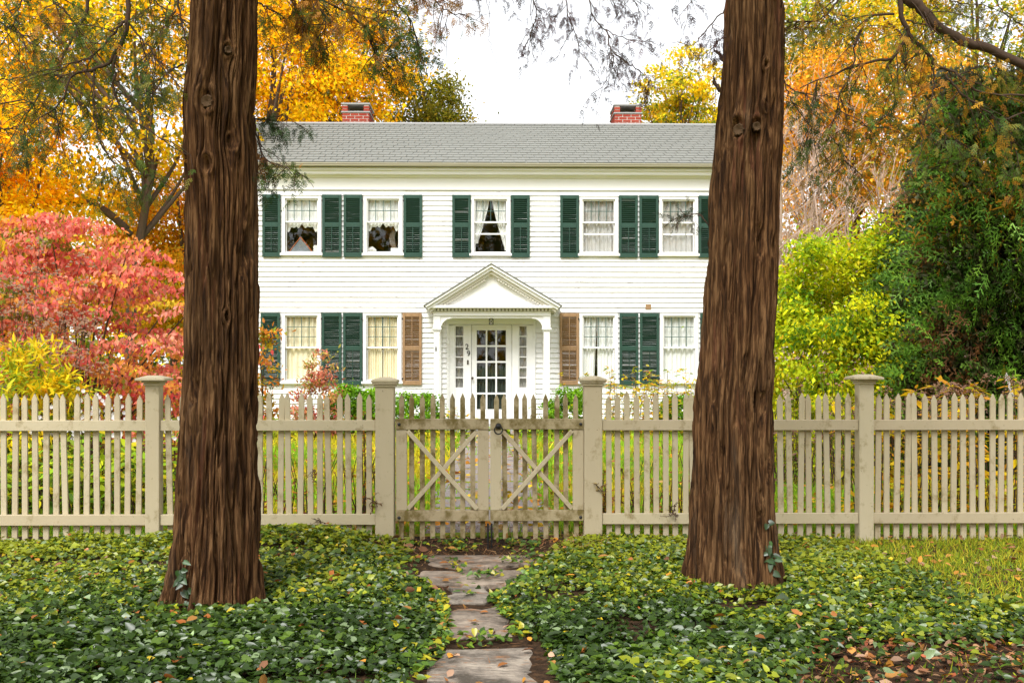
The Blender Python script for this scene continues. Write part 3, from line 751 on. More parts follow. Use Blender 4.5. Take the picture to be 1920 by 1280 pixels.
m = MB(); m.tube([(hx(689), HY+.12, U[1][2]+.05), (hx(697), HY+.12, U[1][2]+.075), (hx(704), HY+.12, U[1][2]+.03)], [.05,.06,.03], 8); m.build('wrapping', M['paper'], pk)
bx_ = MB(); bx_.box(hx(732), hx(747), HY+.08, HY+.2, U[1][2]-.005, U[1][2]+.10); tag(bx_.build('paper_box', M['paper'], None, .006), 'small white box in the right corner of the second upper window', 'box')
ms = MB(); t_ = np.linspace(-1.1, 1.1, 14)
poly = [(hx(742)-.16*math.cos(q)+.0, hz(447)+.22*math.sin(q)) for q in t_] + [(hx(745)-.07*math.cos(q), hz(447)+.20*math.sin(q)) for q in t_[::-1]]
ms.prism(poly[::-1], HY+.17, HY+.19); tag(ms.build('crescent_ornament', M['inner']), 'beige crescent shaped ornament standing inside the second upper window', 'ornament')

# ------------------------------------------------------------------ path slabs and stepping stones
def slab_mesh(name, quad, zt, th, mat, rng, parent, rag=.03):
    """Irregular stone: outline through the corners with ragged edges, a domed top and real thickness."""
    pts = []
    q = [np.array(p, float) for p in quad]
    for i in range(4):
        a, b = q[i], q[(i+1) % 4]
        for k in range(4): pts.append(a+(b-a)*(k/4) + rng.normal(0, rag, 2)*(1 if k else .5))
    c = np.mean(pts, axis=0); n = len(pts); z = zt
    V = [(p[0], p[1], z-.012+rng.uniform(-.006,.006)) for p in pts] + [(c[0]+(p[0]-c[0])*.9, c[1]+(p[1]-c[1])*.9, z+rng.uniform(-.006,.006)) for p in pts] \
        + [(p[0], p[1], z-th) for p in pts] + [(c[0], c[1], z+.002)]
    m = MB(); F_ = []
    for i in range(n):
        j = (i+1) % n; F_ += [(i, j, n+j, n+i), (2*n+i, 2*n+j, j, i), (n+i, n+j, 3*n)]
    m.add(V, F_); return m.build(name, mat, parent)
rng = np.random.default_rng(21)
steps = thing('stepping_path', (0, 5.2, 0), None, None); steps['kind'] = 'structure'
def gnd(px, py, z=-.045):
    Y = (CAMH - z)*FPX/(py-HZ); return np.array((PXX(px, Y), Y))
for quad, th in (([(770,1300),(1056,1300),(985,1217),(838,1217)], .09), ([(812,1196),(958,1194),(944,1141),(852,1143)], .08),
                 ([(832,1129),(918,1127),(914,1099),(840,1100)], .08), ([(738,1097),(1004,1094),(990,1070),(756,1070)], .09),
                 ([(752,1063),(1075,1058),(1062,1040),(770,1042)], .09)):
    slab_mesh('flagstone', [gnd(*p) for p in quad], -.035, th, M['stone'], rng, steps)
gpath = thing('garden_path', (CX, 15, 0), None, None); gpath['kind'] = 'structure'
y = 8.75; k = 0
while y < HY-1.0:
    d = .62+rng.uniform(-.06,.1); xm = CX + (-.05 if k % 2 else .04)
    slab_mesh('paving_slab', [(xm-.56,y),(xm+.56,y),(xm+.56,y+d),(xm-.56,y+d)], .012, .06, M['pave'], rng, gpath, .035); y += d + rng.uniform(.06,.22); k += 1

# ------------------------------------------------------------------ picket fence and gate
FY = 8.35
fx = lambda px: PXX(px, FY); fz = lambda py: PZ(py, FY)
def picket_mesh(w_, zb, zt, mat, name='picket'):
    pk = MB(); h = .048; pk.prism([(-w_/2, zb), (w_/2, zb), (w_/2, zt-h), (0, zt), (-w_/2, zt-h)], 0, .02); return pk.mesh(name, mat, bevel=.002)
def post(parent, pxc, wpx, capw, ptop, name='post', label=None, base=-.1):
    xc = fx(pxc); hw = wpx/2/FPX*FY; ch = capw/2/FPX*FY; zt = fz(ptop); y0 = FY-.045; yc = y0+hw
    p = MB().box(xc-hw, xc+hw, y0, y0+2*hw, base, zt-.052).build(name, M['fence'], parent, .004)
    if label: p['label'] = label
    c = MB(); c.box(xc-hw-.012, xc+hw+.012, yc-hw-.012, yc+hw+.012, zt-.072, zt-.052)
    c.box(xc-hw-.024, xc+hw+.024, yc-hw-.024, yc+hw+.024, zt-.0515, zt-.036); c.box(xc-ch, xc+ch, yc-ch, yc+ch, zt-.0355, zt-.016)
    c.add([(xc-ch+.004,yc-ch+.004,zt-.0155),(xc+ch-.004,yc-ch+.004,zt-.0155),(xc+ch-.004,yc+ch-.004,zt-.0155),(xc-ch+.004,yc+ch-.004,zt-.0155),
           (xc-ch*.35,yc-ch*.35,zt+.006),(xc+ch*.35,yc-ch*.35,zt+.006),(xc+ch*.35,yc+ch*.35,zt+.006),(xc-ch*.35,yc+ch*.35,zt+.006)],
          [(0,1,5,4),(1,2,6,5),(2,3,7,6),(3,0,4,7),(4,5,6,7),(3,2,1,0)])
    c.build('post_cap', M['fence'], p, .004); return xc, hw
def fence_run(parent, xa, xb, zr, seed, spacing, phase, pmesh):
    """Rails from xa to xb with pickets behind them."""
    r = np.random.default_rng(seed)
    for (za, zb) in zr: MB().box(xa, xb, FY-.026, FY+.010, za, zb).build('rail', M['fence'], parent, .003)
    x = xa + phase
    while x < xb - .02:
        link('picket', pmesh, parent, (x+r.normal(0,.003), FY+.012, r.normal(0,.007)), (r.normal(0,.006), r.normal(0,.010), 0)); x += spacing
pm = picket_mesh(.0435, .0, fz(737.5), M['fence'])
RAILS = [(fz(962-20), fz(942))]
r_top = (fz(806.5), fz(787)); r_bot = (fz(982), fz(962))
fl = thing('picket_fence', (fx(340), FY, 0), 'cream picket fence left of the gate, behind the left cedar trunk', 'fence', 'picket fences either side of the gate')
p0, h0 = post(fl, 288.5, 26, 55, 705); p1, h1 = post(fl, 722, 34.5, 49, 708, label='thicker gate post left of the gate')
fence_run(fl, fx(-330), p0-h0-.002, (r_top, r_bot), 1, .0791, .035, pm); fence_run(fl, p0+h0+.002, p1-h1-.002, (r_top, r_bot), 2, .0773, .069, pm)
fr_ = thing('picket_fence', (fx(1500), FY, 0), 'cream picket fence right of the gate, behind the right cedar trunk', 'fence', 'picket fences either side of the gate')
p2, h2 = post(fr_, 1111.5, 34, 50, 706, label='thicker gate post right of the gate'); p3, h3 = post(fr_, 1621.5, 27.5, 56, 703)
fence_run(fr_, p2+h2+.002, p3-h3-.002, (r_top, r_bot), 3, .0755, .052, pm); fence_run(fr_, p3+h3+.002, fx(2250), (r_top, r_bot), 4, .0755, .050, pm)
GY = FY-.004; gpm = picket_mesh(.0385, fz(1010), fz(737), M['gate'])
for gi, (xl, xr, pks, lab) in enumerate(((742, 916.8, [752,772,791.6,811,830,848.7,867.6,886.7,905], 'left leaf of the mossy picket gate, with plain inner stile'),
                                    (918.6, 1094.5, [930,947.7,966.6,985,1004.5,1024,1043,1062,1081], 'right leaf of the mossy picket gate, carrying the black ring latch'))):
    g = thing('gate_leaf', (fx((xl+xr)/2), GY, 0), lab, 'gate', 'two leaves of the garden gate'); a, b = fx(xl)+.003, fx(xr)-.001
    sw = 21/FPX*FY
    for (zt, zb) in ((fz(784.5), fz(804.5)), (fz(955.5), fz(975.5))): MB().box(a, b, GY-.030, GY+.012, zb, zt).build('rail', M['gate'], g, .003)
    for (u, v) in ((a, a+sw), (b-sw, b)): MB().box(u+.001, v-.001, GY-.022, GY+.010, fz(955.5)+.001, fz(804.5)-.001).build('stile', M['fence'], g, .003)
    ia, ib, z0, z1 = a+sw+.004, b-sw-.004, fz(953), fz(807)
    dirs = [((ia, z1), (ib, z0), -.027), ((ia, z0), (ib, z1), -.008)]
    if gi == 1: dirs = [((ia, z0), (ib, z1), -.027), ((ia, z1), (ib, z0), -.008)]
    for (p, q, yy) in dirs: MB().bar((p[0], GY+yy, p[1]), (q[0], GY+yy, q[1]), .034, .018).build('brace', M['fence'], g, .003)
    for px in pks: link('picket', gpm, g, (fx(px), GY+.014, rng.normal(0,.003)), (0, rng.normal(0,.006), 0))
    for zz in (794.5, 968.5):
        xx = (a+.026) if gi == 0 else (b-.026); m = MB(); m.tube([(xx,GY-.0305,fz(zz)),(xx,GY-.037,fz(zz)),(xx,GY-.040,fz(zz))], [.013,.011,.004], 8); m.build('bolt', M['black'], g)
    xx = (b-.007) if gi == 0 else (a+.010); m = MB(); m.tube([(xx,GY-.040,fz(979)),(xx,GY-.040,-.085)], .0075, 6)
    m.box(xx-.012, xx+.012, GY-.05, GY-.03, -.10, -.083); m.build('drop_bolt', M['black'], g)
    if gi == 1:
        lx, lz = fx(934.5), fz(798); m = MB()
        for k in range(10): t = 2*math.pi*k/10; m.tube([(lx+.016*math.cos(t),GY-.031,lz+.016*math.sin(t)),(lx+.017*math.cos(t),GY-.042,lz+.017*math.sin(t))], [.009,.004], 6)
        m.tube([(lx,GY-.030,lz),(lx,GY-.05,lz),(lx,GY-.058,lz)], [.02,.016,.006], 10); lp = m.build('latch_plate', M['black'], g)
        m = MB(); R_ = .031; m.tube([(lx+R_*math.sin(t), GY-.050, lz-.030+R_*math.cos(t)) for t in np.linspace(0, 2*math.pi, 22)], .0055, 6); m.build('latch_ring', M['black'], lp)

# ------------------------------------------------------------------ the two cedars in front
def cedar_trunk(name, label, prof, Yc, knots, seed, ztop=10.5):
    """prof: rows (py, left px, right px) of the silhouette. knots: (px, py, radius m, kind)."""
    pr = np.array(prof, float)[::-1]                      # bottom to top
    zc = np.array([P(0, a, Yc)[2] for a in pr[:,0]]); cxs = np.array([PXX((l+r)/2, Yc) for _, l, r in pr]); rad = np.array([(PXX(r, Yc)-PXX(l, Yc))/2 for _, l, r in pr])
    base = (cxs[0], Yc, 0)
    t = thing(name, base, label, 'tree', 'cedars framing the view')
    NT, NZ = 300, 410; zz = np.linspace(-.12, 3.75, NZ); th = np.concatenate([np.linspace(-1.9, 1.9, 252, endpoint=False), np.linspace(1.9, 2*math.pi-1.9, 48, endpoint=False)]) % (2*math.pi)
    TT, ZZ = np.meshgrid(th, zz); CXz = np.interp(zz, zc, cxs)[:,None]; RR = np.interp(zz, zc, rad)[:,None]*.985
    # root flare below the visible base and lobed cross-section
    R = RR*(1 + .035*np.sin(3*TT+seed+ZZ*.25) + .025*np.sin(5*TT+2.1*seed-ZZ*.4) + .10*np.clip((.35-ZZ)/.35,0,1)**1.5*np.sin(7*TT+seed))
    U = TT/(2*math.pi)*44; V_ = ZZ*1.25; bulge = 0; du = 0; dz_ = 0
    kn = []
    for (px, py, kr, kind) in knots:
        Yf = Yc-.19; z0 = P(px, py, Yf)[2]; cx0 = np.interp(z0, zc, cxs); r0 = np.interp(z0, zc, rad); sn = np.clip((PXX(px, Yf)-cx0)/r0, -.98, .98); a0 = math.asin(sn); kn.append((a0, z0, kr, kind, cx0, r0))
        ax = ((TT-a0+math.pi) % (2*math.pi)-math.pi)*r0; az = ZZ-z0; d2 = (ax/kr)**2+(az/(kr*1.7))**2; e = np.exp(-d2/2.2)
        U = U + np.sign(ax)*e*np.clip(np.abs(ax)/kr,0,1)*(-1.3); V_ = V_ + .5*kr*e*np.sign(az)
        ring = np.exp(-((np.sqrt((ax/kr)**2+(az/(kr*1.25))**2)-1.25)/.38)**2); hole = np.exp(-((ax/(kr*.95))**2+(az/(kr*1.15))**2)**2)
        if kind == 'stub': bulge = bulge + .010*e + .013*ring - .016*hole
        elif kind == 'slit': bulge = bulge + .016*ring*(kr/.05) - .035*np.exp(-((ax/(kr*.35))**2+(az/(kr*1.2))**2))
        else: bulge = bulge - .05*np.exp(-((ax/(kr*.38))**2+(az/(kr*3.0))**2)**2)*1.5 + .01*np.exp(-((np.abs(ax)-kr*.6)/(kr*.3))**2-(az/(kr*3.5))**2)
    wp = .9*(vn(U*.5, V_*.8, 22, seed)-.5) + .5*(vn(U, V_*2.2, 44, seed+4)-.5) + .25*(vn(U*2, V_*7, 88, seed+5)-.5)
    n1 = vn(U+wp, V_*1.0, 44, seed+1); n2 = vn((U+wp)*2.0, V_*2.0+5, 88, seed+2); n3 = vn((U+wp)*4.0, V_*9, 176, seed+3)
    plates = vn(U+wp, V_*3.0, 44, seed+8); fl_ = vn((U+wp)*2, V_*5, 88, seed+12); lng = vn(U+wp*.5, V_*.45, 44, seed+15)
    rg = 1-np.abs(2*n1-1); rg2 = 1-np.abs(2*n2-1); rg3 = 1-np.abs(2*lng-1)
    crack = np.clip((rg-.76)/.16,0,1)*np.clip(.2+1.5*vn(U*.5, V_*1.5, 22, seed+20),0,1)
    disp = -.036*crack - .032*np.clip((rg3-.82)/.12,0,1) - .016*np.clip((rg2-.78)/.16,0,1)*np.clip(fl_*1.8-.3,0,1) + .011*(n3-.5) + .014*(plates-.5) + .012*(fl_-.5)
    R = R + disp + bulge
    X = CXz + R*np.sin(TT); Y = Yc - R*np.cos(TT)
    V = np.stack([X-base[0], Y-base[1], ZZ], -1).reshape(-1,3)
    i = np.arange((NZ-1)*NT); r_, c_ = i//NT, i % NT; c2 = (c_+1) % NT
    Fc = np.stack([r_*NT+c_, r_*NT+c2, (r_+1)*NT+c2, (r_+1)*NT+c_], 1)
    link('trunk', fast_mesh('trunk', V, Fc, M['bark'], smooth=False), t)
    rt = RR[-1,0]; ct = CXz[-1,0]
    MB().tube([(ct,Yc,3.70),(ct+.02,Yc,6),(ct-.05,Yc,8.5),(ct,Yc,ztop)], [rt*.97,rt*.75,rt*.45,.03], 20).build('upper_trunk', M['bark'], t, smooth=True)
    for a0, z0, kr, kind, cx0, r0 in kn:
        if kind != 'stub': continue
        n_ = np.array((math.sin(a0), -math.cos(a0), -.05)); c0 = np.array((cx0, Yc, z0)) + n_*(r0-.026); L = .026
        up = np.array((0,0,1.0)); sd_ = np.cross(n_, up); sd_ /= np.linalg.norm(sd_); rr = np.random.default_rng(int(z0*1000)); kk = 18
        m = MB(); ring = lambda f, q: [tuple(c0+n_*q+(sd_*math.cos(2*math.pi*k/kk)*.86+up*math.sin(2*math.pi*k/kk))*kr*f*(1+.11*math.sin(3*k+z0*9)+.06*math.sin(1.3*k))) for k in range(kk)]
        vs_ = ring(.86, -.02)+ring(.78, L*.8)+ring(.66, L)+ring(.30, L*.72)+[tuple(c0+n_*L*.45)]
        fs = [(q*kk+k, q*kk+(k+1) % kk, (q+1)*kk+(k+1) % kk, (q+1)*kk+k) for q in range(3) for k in range(kk)]+[(3*kk+k, 3*kk+(k+1) % kk, 4*kk) for k in range(kk)]
        m.add(vs_, fs); m.build('branch_stub', M['cutwood'], t)
    return t, (ct, Yc)
YL, YR = 6.08, 6.6
cedL, topL = cedar_trunk('cedar_tree', 'left cedar, straight brown fibrous trunk with one big sawn knot high up',
    [(-60,361,481),(0,360,481),(60,357,480),(110,354,479),(180,344,478),(230,343,477),(300,346,478),(360,348,479),(450,347,480),(560,346,480),(650,344,481),(720,341,481),(800,335,481),(880,331,482),(960,327,483),(1020,322,484),(1060,318,485),(1095,312,486),(1125,303,489),(1160,286,500)],
    YL, [(388,187,.046,'stub'),(427,88,.028,'stub'),(433,263,.034,'slit'),(387,306,.036,'slit'),(424,593,.018,'slit')], 3)
cedR, topR = cedar_trunk('cedar_tree', 'right cedar, thicker trunk with paired sawn knots and a long bark split',
    [(-60,1361,1471),(0,1359,1471),(60,1357,1471),(120,1353,1470),(200,1346,1468),(240,1341,1466),(300,1336,1464),(380,1331,1461),(450,1328,1459),(520,1324,1458),(600,1319,1455),(680,1313,1452),(750,1304,1450),(820,1301,1450),(900,1299,1452),(960,1297,1455),(1010,1294,1459),(1050,1290,1463),(1085,1286,1469),(1130,1272,1482)],
    YR, [(1385,239,.047,'stub'),(1418,235,.036,'stub'),(1424,735,.060,'split'),(1440,850,.05,'split'),(1437,120,.02,'slit'),(1440,200,.025,'slit'),(1425,940,.018,'split')], 8)

# limbs, twigs and hanging sprays of the cedars
GREEN = [(.040,.085,.014),(.065,.125,.016),(.11,.165,.018)]
RUST = [(.40,.17,.018),(.28,.105,.016),(.50,.25,.03)]
MAROON = [(.050,.018,.022),(.075,.026,.024),(.045,.030,.018)]
OLIVE = [(.24,.22,.02),(.17,.18,.018)]
fr_rng = np.random.default_rng(5)
FRT = [frond_template(fr_rng, 5, 3) for _ in range(3)]
def sprays(pos, d, nrm, ln, col, wd=None):
    parts = []; k = fr_rng.integers(0, 3, len(pos))
    for q in range(3):
        i = k == q
        if i.any(): parts.append(scatter(*FRT[q], pos[i], d[i], nrm[i], ln[i], (ln if wd is None else wd)[i], col[i]))
    return join(parts)
def smooth_path(pts, n=26):
    pts = np.array(pts, float); t = np.linspace(0, len(pts)-1, n); i = np.clip(np.floor(t).astype(int), 0, len(pts)-2); f = (t-i)[:,None]
    p = np.vstack([2*pts[0]-pts[1], pts, 2*pts[-1]-pts[-2]]); a, b, c, d = p[i], p[i+1], p[i+2], p[i+3]
    return .5*((2*b)+(-a+c)*f+(2*a-5*b+4*c-d)*f**2+(-a+3*b-3*c+d)*f**3)
def limb(tree, px_pts, Y, r0, r1, ntw=10, nfr=40, pal=GREEN, twl=(.12,.42), droop=.7, frl=(.05,.115), seed=0, start=.1, spread=.12, Y2=None, sub=2):
    """A limb through the given picture points at distance Y, with twigs and drooping sprays; returns the part."""
    r = np.random.default_rng(seed); n = len(px_pts); ys = np.linspace(Y, Y if Y2 is None else Y2, n)
    pts = np.array([P(a, b, q) for (a, b), q in zip(px_pts, ys)]); path = smooth_path(pts); path += r.normal(0, .004, path.shape)
    m = MB(); m.tube(path, np.linspace(r0, r1, len(path)), 7); tips = []; allp = [path[int(len(path)*start):]]
    for k in range(ntw):
        i = int(len(path)*r.uniform(start, .98)); o = path[min(i, len(path)-1)]; tg = path[min(i+1, len(path)-1)]-path[max(i-1, 0)]; tg /= np.linalg.norm(tg)+1e-9
        d = tg*r.uniform(.1,.8) + np.array((r.normal(0,.6), r.normal(0,.6), r.uniform(-droop,.25))); d /= np.linalg.norm(d); L = r.uniform(*twl); st = [o]; c = o.copy()
        for q in range(6): d = d + np.array((r.normal(0,.14), r.normal(0,.14), -.12*droop)); d /= np.linalg.norm(d); c = c + d*L/6; st.append(c)
        st = np.array(st); rr = max(.0016, min(r0*.45, .004)); m.tube(st, np.linspace(rr, .0012, 7), 4, False); allp.append(st[1:])
        for q in range(sub):
            j = r.integers(1, 6); d2 = (st[j]-st[j-1]); d2 = d2/np.linalg.norm(d2) + r.normal(0,.6,3) + np.array((0,0,-.3)); d2 /= np.linalg.norm(d2); e = st[j]+d2*L*r.uniform(.25,.5)
            m.tube([st[j], (st[j]+e)/2+r.normal(0,.01,3), e], [.0018,.0014,.001], 4, False); allp.append(np.array([(st[j]+e)/2, e]))
    br = m.build('limb', M['limb'], tree, smooth=True); nfr = int(nfr*1.5)
    if nfr:
        cand = np.concatenate(allp[1:] if len(allp) > 1 else allp); i = r.integers(0, len(cand), nfr); pos = cand[i] + r.normal(0, spread*.22, (nfr,3))
        d = r.normal(0, .6, (nfr,3)) + np.array((0,0,-droop*1.25)); nrm = r.normal(0,1,(nfr,3)) + np.array((0,-.5,.6))
        cl = np.array(pal)[np.minimum((fbm(pos[:,0]*3.1+seed, pos[:,2]*3.1, 2, 3)*len(pal)*1.6-.3*len(pal)).clip(0, len(pal)-1).astype(int), len(pal)-1)]
        cl = np.where(r.random(nfr)[:,None] < .3, np.array(pal)[r.integers(0, len(pal), nfr)], cl)*r.lognormal(0, .25, (nfr,1))
        V, Fc, C = sprays(pos, d, nrm, r.uniform(*frl, nfr), cl)
        link('foliage', fast_mesh('foliage', V-origin(tree), Fc, M['needle'], C), br)
    return br
G2 = GREEN+GREEN[1:]+OLIVE+RUST[:1]; G3 = GREEN+OLIVE+RUST[:1]
Lm = lambda *a, **k: limb(cedL, *a, **k)
Lm([(236,-60),(240,40),(216,105),(178,130),(135,142),(115,190),(58,232)], 5.95, .015, .003, 12, 60, G2, seed=1)
Lm([(240,40),(262,70),(285,95),(300,122),(345,170)], 5.95, .007, .003, 8, 26, G2, seed=2)
Lm([(216,105),(214,175),(246,223),(290,250),(345,291)], 5.95, .009, .002, 9, 30, G2, seed=3)
Lm([(177,130),(175,190),(181,240),(205,290),(262,328)], 5.95, .006, .002, 9, 30, G2, seed=4)
Lm([(232,40),(205,72),(185,96),(168,108),(110,130),(70,150)], 5.95, .008, .002, 10, 46, G2, seed=5)
Lm([(168,-60),(162,20),(135,72),(112,118),(62,196),(45,230)], 7.3, .014, .004, 12, 70, G2, seed=6)
Lm([(326,-50),(338,24),(352,92)], 6.2, .008, .004, 5, 14, G2, seed=7)
for k, pts in enumerate(([(30,-60),(40,0),(20,60),(-20,110)], [(-40,20),(30,60),(80,80),(120,120)], [(-60,140),(10,150),(80,140),(150,150)], [(-40,200),(40,190),(90,200),(120,250)],
                         [(60,-60),(100,0),(130,30),(150,60)], [(260,-60),(280,-10),(310,20),(345,40)], [(-40,250),(30,240),(60,260)], [(180,250),(210,300),(240,320),(300,330)], [(345,120),(310,140),(290,170),(250,180)], [(330,20),(300,60),(270,140)])):
    Lm(pts, 6.3+.25*(k % 4), .006, .002, 14, 66, G2 if k % 3 else G3, (.15,.45), seed=20+k)
Lm([(478,222),(500,224),(530,215),(556,232)], 6.3, .006, .002, 10, 46, [(.035,.07,.02),(.05,.09,.022)], (.08,.2), seed=40)
Lm([(478,232),(484,268),(500,300),(535,312),(566,330)], 6.2, .006, .002, 14, 60, GREEN+RUST[:1], (.08,.22), seed=41)
Lm([(484,250),(489,280),(492,300)], 6.2, .004, .002, 6, 24, RUST, (.06,.14), seed=42)
for k, pts in enumerate(([(545,-60),(560,-20),(610,5),(660,25),(700,36),(740,52)], [(500,-50),(545,0),(565,40),(575,75)], [(470,0),(510,20),(540,35),(550,10)], [(600,-60),(640,0),(700,20),(760,22)], [(700,-60),(740,0),(770,40),(790,105)], [(760,-60),(800,-10),(840,20),(870,30)], [(650,20),(690,60),(705,100),(700,130)], [(580,-20),(610,40),(600,80)])):
    Lm(pts, 6.3+.2*(k % 3), .007, .002, 14, 85, (GREEN+RUST+RUST) if k % 2 else G2, (.12,.36), seed=50+k)
Rm = lambda *a, **k: limb(cedR, *a, **k)
for k, pts in enumerate(([(985,-60),(1004,20),(1000,50),(985,90)], [(1060,-60),(1063,20),(1082,70),(1088,100)], [(1095,-40),(1115,35),(1140,58),(1180,75),(1230,78)], [(1138,55),(1145,95),(1150,120),(1130,165)], [(1150,100),(1180,120),(1205,140),(1225,158)], [(1110,-40),(1150,-5),(1180,-10),(1200,25)],
                         [(1360,18),(1322,58),(1297,84),(1262,78)], [(850,-60),(870,-10),(905,0),(960,-20)], [(1270,-60),(1290,-20),(1310,15)], [(1360,70),(1345,78),(1336,92)])):
    Rm(pts, 6.4+.15*(k % 3), .0045, .0016, 11 if k < 6 else 5, 44 if k < 6 else 16, MAROON, (.08,.24), .9, (.04,.085), seed=70+k)
Rm([(905,-30),(918,30),(917,75),(935,130)], 6.4, .002, .001, 0, 0, seed=90); Rm([(1095,100),(1110,130),(1125,152)], 6.4, .002, .001, 0, 0, seed=91); Rm([(1004,35),(1008,70),(1035,112)], 6.4, .002, .001, 1, 0, seed=92); Rm([(845,20),(835,45),(832,92)], 6.4, .0015, .001, 1, 0, seed=93)
Rm([(1330,425),(1312,402),(1290,404),(1266,410)], 6.7, .004, .0015, 9, 26, [(.05,.05,.02),(.03,.045,.018)], (.05,.13), .4, (.05,.09), seed=94)
Rm([(1358,116),(1349,101),(1338,95)], 6.85, .014, .004, 0, 0, seed=95); Rm([(1352,170),(1341,158),(1338,145)], 6.85, .016, .005, 0, 0, seed=96)
Rm([(1468,30),(1440,35),(1418,28),(1405,5)], 6.70, .007, .003, 2, 0, seed=97)
AUT = GREEN+OLIVE+[(.50,.27,.02),(.42,.18,.018),(.20,.22,.02)]
Rm([(1668,-60),(1692,-10),(1722,12),(1756,46),(1800,76),(1852,92),(1945,135)], 6.3, .036, .026, 12, 40, AUT, (.2,.5), seed=100)
Rm([(1678,-60),(1690,25),(1702,62),(1686,92),(1670,110),(1622,118),(1560,142),(1500,163)], 6.3, .018, .003, 16, 70, AUT, (.15,.5), seed=101)
Rm([(1702,62),(1735,95),(1756,122),(1800,140),(1842,174),(1935,180)], 6.3, .012, .005, 12, 60, AUT, (.15,.5), seed=102)
Rm([(1752,122),(1748,180),(1731,235),(1727,285)], 6.3, .006, .002, 8, 30, AUT, (.12,.3), seed=103)
Rm([(1676,26),(1632,33),(1603,82),(1601,120),(1571,192),(1592,226)], 6.3, .008, .003, 12, 50, AUT, (.15,.4), seed=104)
Rm([(1700,40),(1740,48),(1775,80),(1790,95)], 6.25, .006, .003, 5, 20, AUT, seed=105)
Rm([(1772,140),(1806,178),(1850,208),(1880,225),(1935,205)], 6.3, .007, .003, 9, 44, AUT, (.12,.35), seed=106)
Rm([(1590,-50),(1570,0),(1540,35),(1490,44)], 6.6, .009, .003, 10, 60, AUT, (.15,.4), seed=107)
Rm([(1475,40),(1500,55),(1520,50)], 6.6, .005, .002, 6, 26, AUT, seed=108)
Rm([(1665,120),(1675,160),(1676,200),(1650,225)], 6.3, .005, .002, 9, 46, AUT, (.12,.35), seed=109)
Rm([(1475,160),(1500,175),(1540,180),(1580,182)], 6.5, .005, .002, 10, 60, G3, (.12,.35), seed=110)
Rm([(1470,150),(1485,190),(1520,240),(1530,290)], 6.5, .005, .002, 12, 70, GREEN, (.12,.35), seed=111)
for k, pts in enumerate(([(1600,225),(1640,240),(1700,230)], [(1520,-50),(1540,10),(1600,40)], [(1720,-60),(1780,0),(1840,10),(1900,30)], [(1840,-60),(1880,20),(1940,60)], [(1800,140),(1860,120),(1930,140)], [(1860,220),(1900,260),(1910,330)], [(1740,240),(1790,260),(1830,300)], [(1560,260),(1580,290),(1570,330)])):
    Rm(pts, 6.5+.2*(k % 3), .005, .002, 12, 46, AUT, (.14,.4), seed=120+k)
# upper crowns, above the picture: boughs with sprays that shade the ground below
def crown(tree, top, seed, zlo, zhi, n):
    r = np.random.default_rng(seed); z = r.uniform(zlo, zhi, n); a = r.uniform(0, 2*math.pi, n); rad = (zhi+1.2-z)*.36*r.uniform(.15,1,n)**.6
    pos = np.stack([top[0]+rad*np.cos(a), top[1]+rad*np.sin(a), z-rad*.12], 1)
    keep = pos[:,2] > CAMH+.36*pos[:,1]+.45; pos, a = pos[keep], a[keep]
    d = np.stack([np.cos(a), np.sin(a), np.full(len(a), -.7)], 1) + r.normal(0,.4,(len(a),3)); nrm = r.normal(0,.6,(len(a),3))+np.array((0,0,1))
    C = np.array(G2)[r.integers(0, len(G2), len(a))]
    V, Fc, C = sprays(pos, d, nrm, r.uniform(.25,.55,len(a)), C); link('crown', fast_mesh('crown', V-origin(tree), Fc, M['needle'], C), tree)
    for k in range(16):
        zz = zlo+(zhi-zlo)*(k+.5)/16; b = k*2.4; L = (zhi+1.2-zz)*.30; e = np.array((top[0]+L*math.cos(b), top[1]+L*math.sin(b), zz-.1*L))
        if e[2] > CAMH+.36*e[1]+.3: MB().tube(smooth_path([(top[0],top[1],zz),(top[0]+L*.5*math.cos(b),top[1]+L*.5*math.sin(b),zz+.08),e],8), np.linspace(.035,.008,8), 6).build('limb', M['limb'], tree)
crown(cedL, topL, 31, 4.3, 10.3, 1100); crown(cedR, topR, 32, 4.3, 10.3, 1100)

# ------------------------------------------------------------------ garden plants, trees behind
def colors(r, pal, n, clump=None, keep=.6, sd_=.22):
    """Leaf colours: one palette entry per clump with single leaves straying from it."""
    wts = np.array([p[0] for p in pal], float); wts /= wts.sum(); cs = np.array([p[1] for p in pal])
    own = r.choice(len(pal), n, p=wts)
    if clump is not None:
        cc = r.choice(len(pal), clump.max()+1, p=wts); own = np.where(r.random(n) < keep, cc[clump], own)
    return cs[own]*r.lognormal(0, sd_, (n,1))*(1+r.normal(0,.06,(n,3))).clip(.7,1.3)
def clumped(r, c, rad, ncl, nleaf, crad, flat=.55, shell=.45, lump=.25):
    """Leaf positions in clumps filling an uneven ellipsoid; returns positions, clump index, clump centres."""
    c = np.array(c, float); rad = np.array(rad, float); v = r.normal(0,1,(ncl,3)); v /= np.linalg.norm(v, axis=1)[:,None]
    q = r.random(ncl)**(1/3); q = shell+(1-shell)*q
    lum = 1+lump*(np.sin(v[:,0]*3.1+c[0])*np.sin(v[:,2]*4.3+c[1])+.6*np.sin(v[:,1]*5+v[:,2]*3))
    cen = c + v*rad*(q*lum)[:,None]
    k = r.integers(0, ncl, nleaf); s = crad*r.uniform(.6,1.3,ncl)
    pos = cen[k] + r.normal(0,1,(nleaf,3))*s[k][:,None]*np.array((1,1,flat)); return pos, k, cen
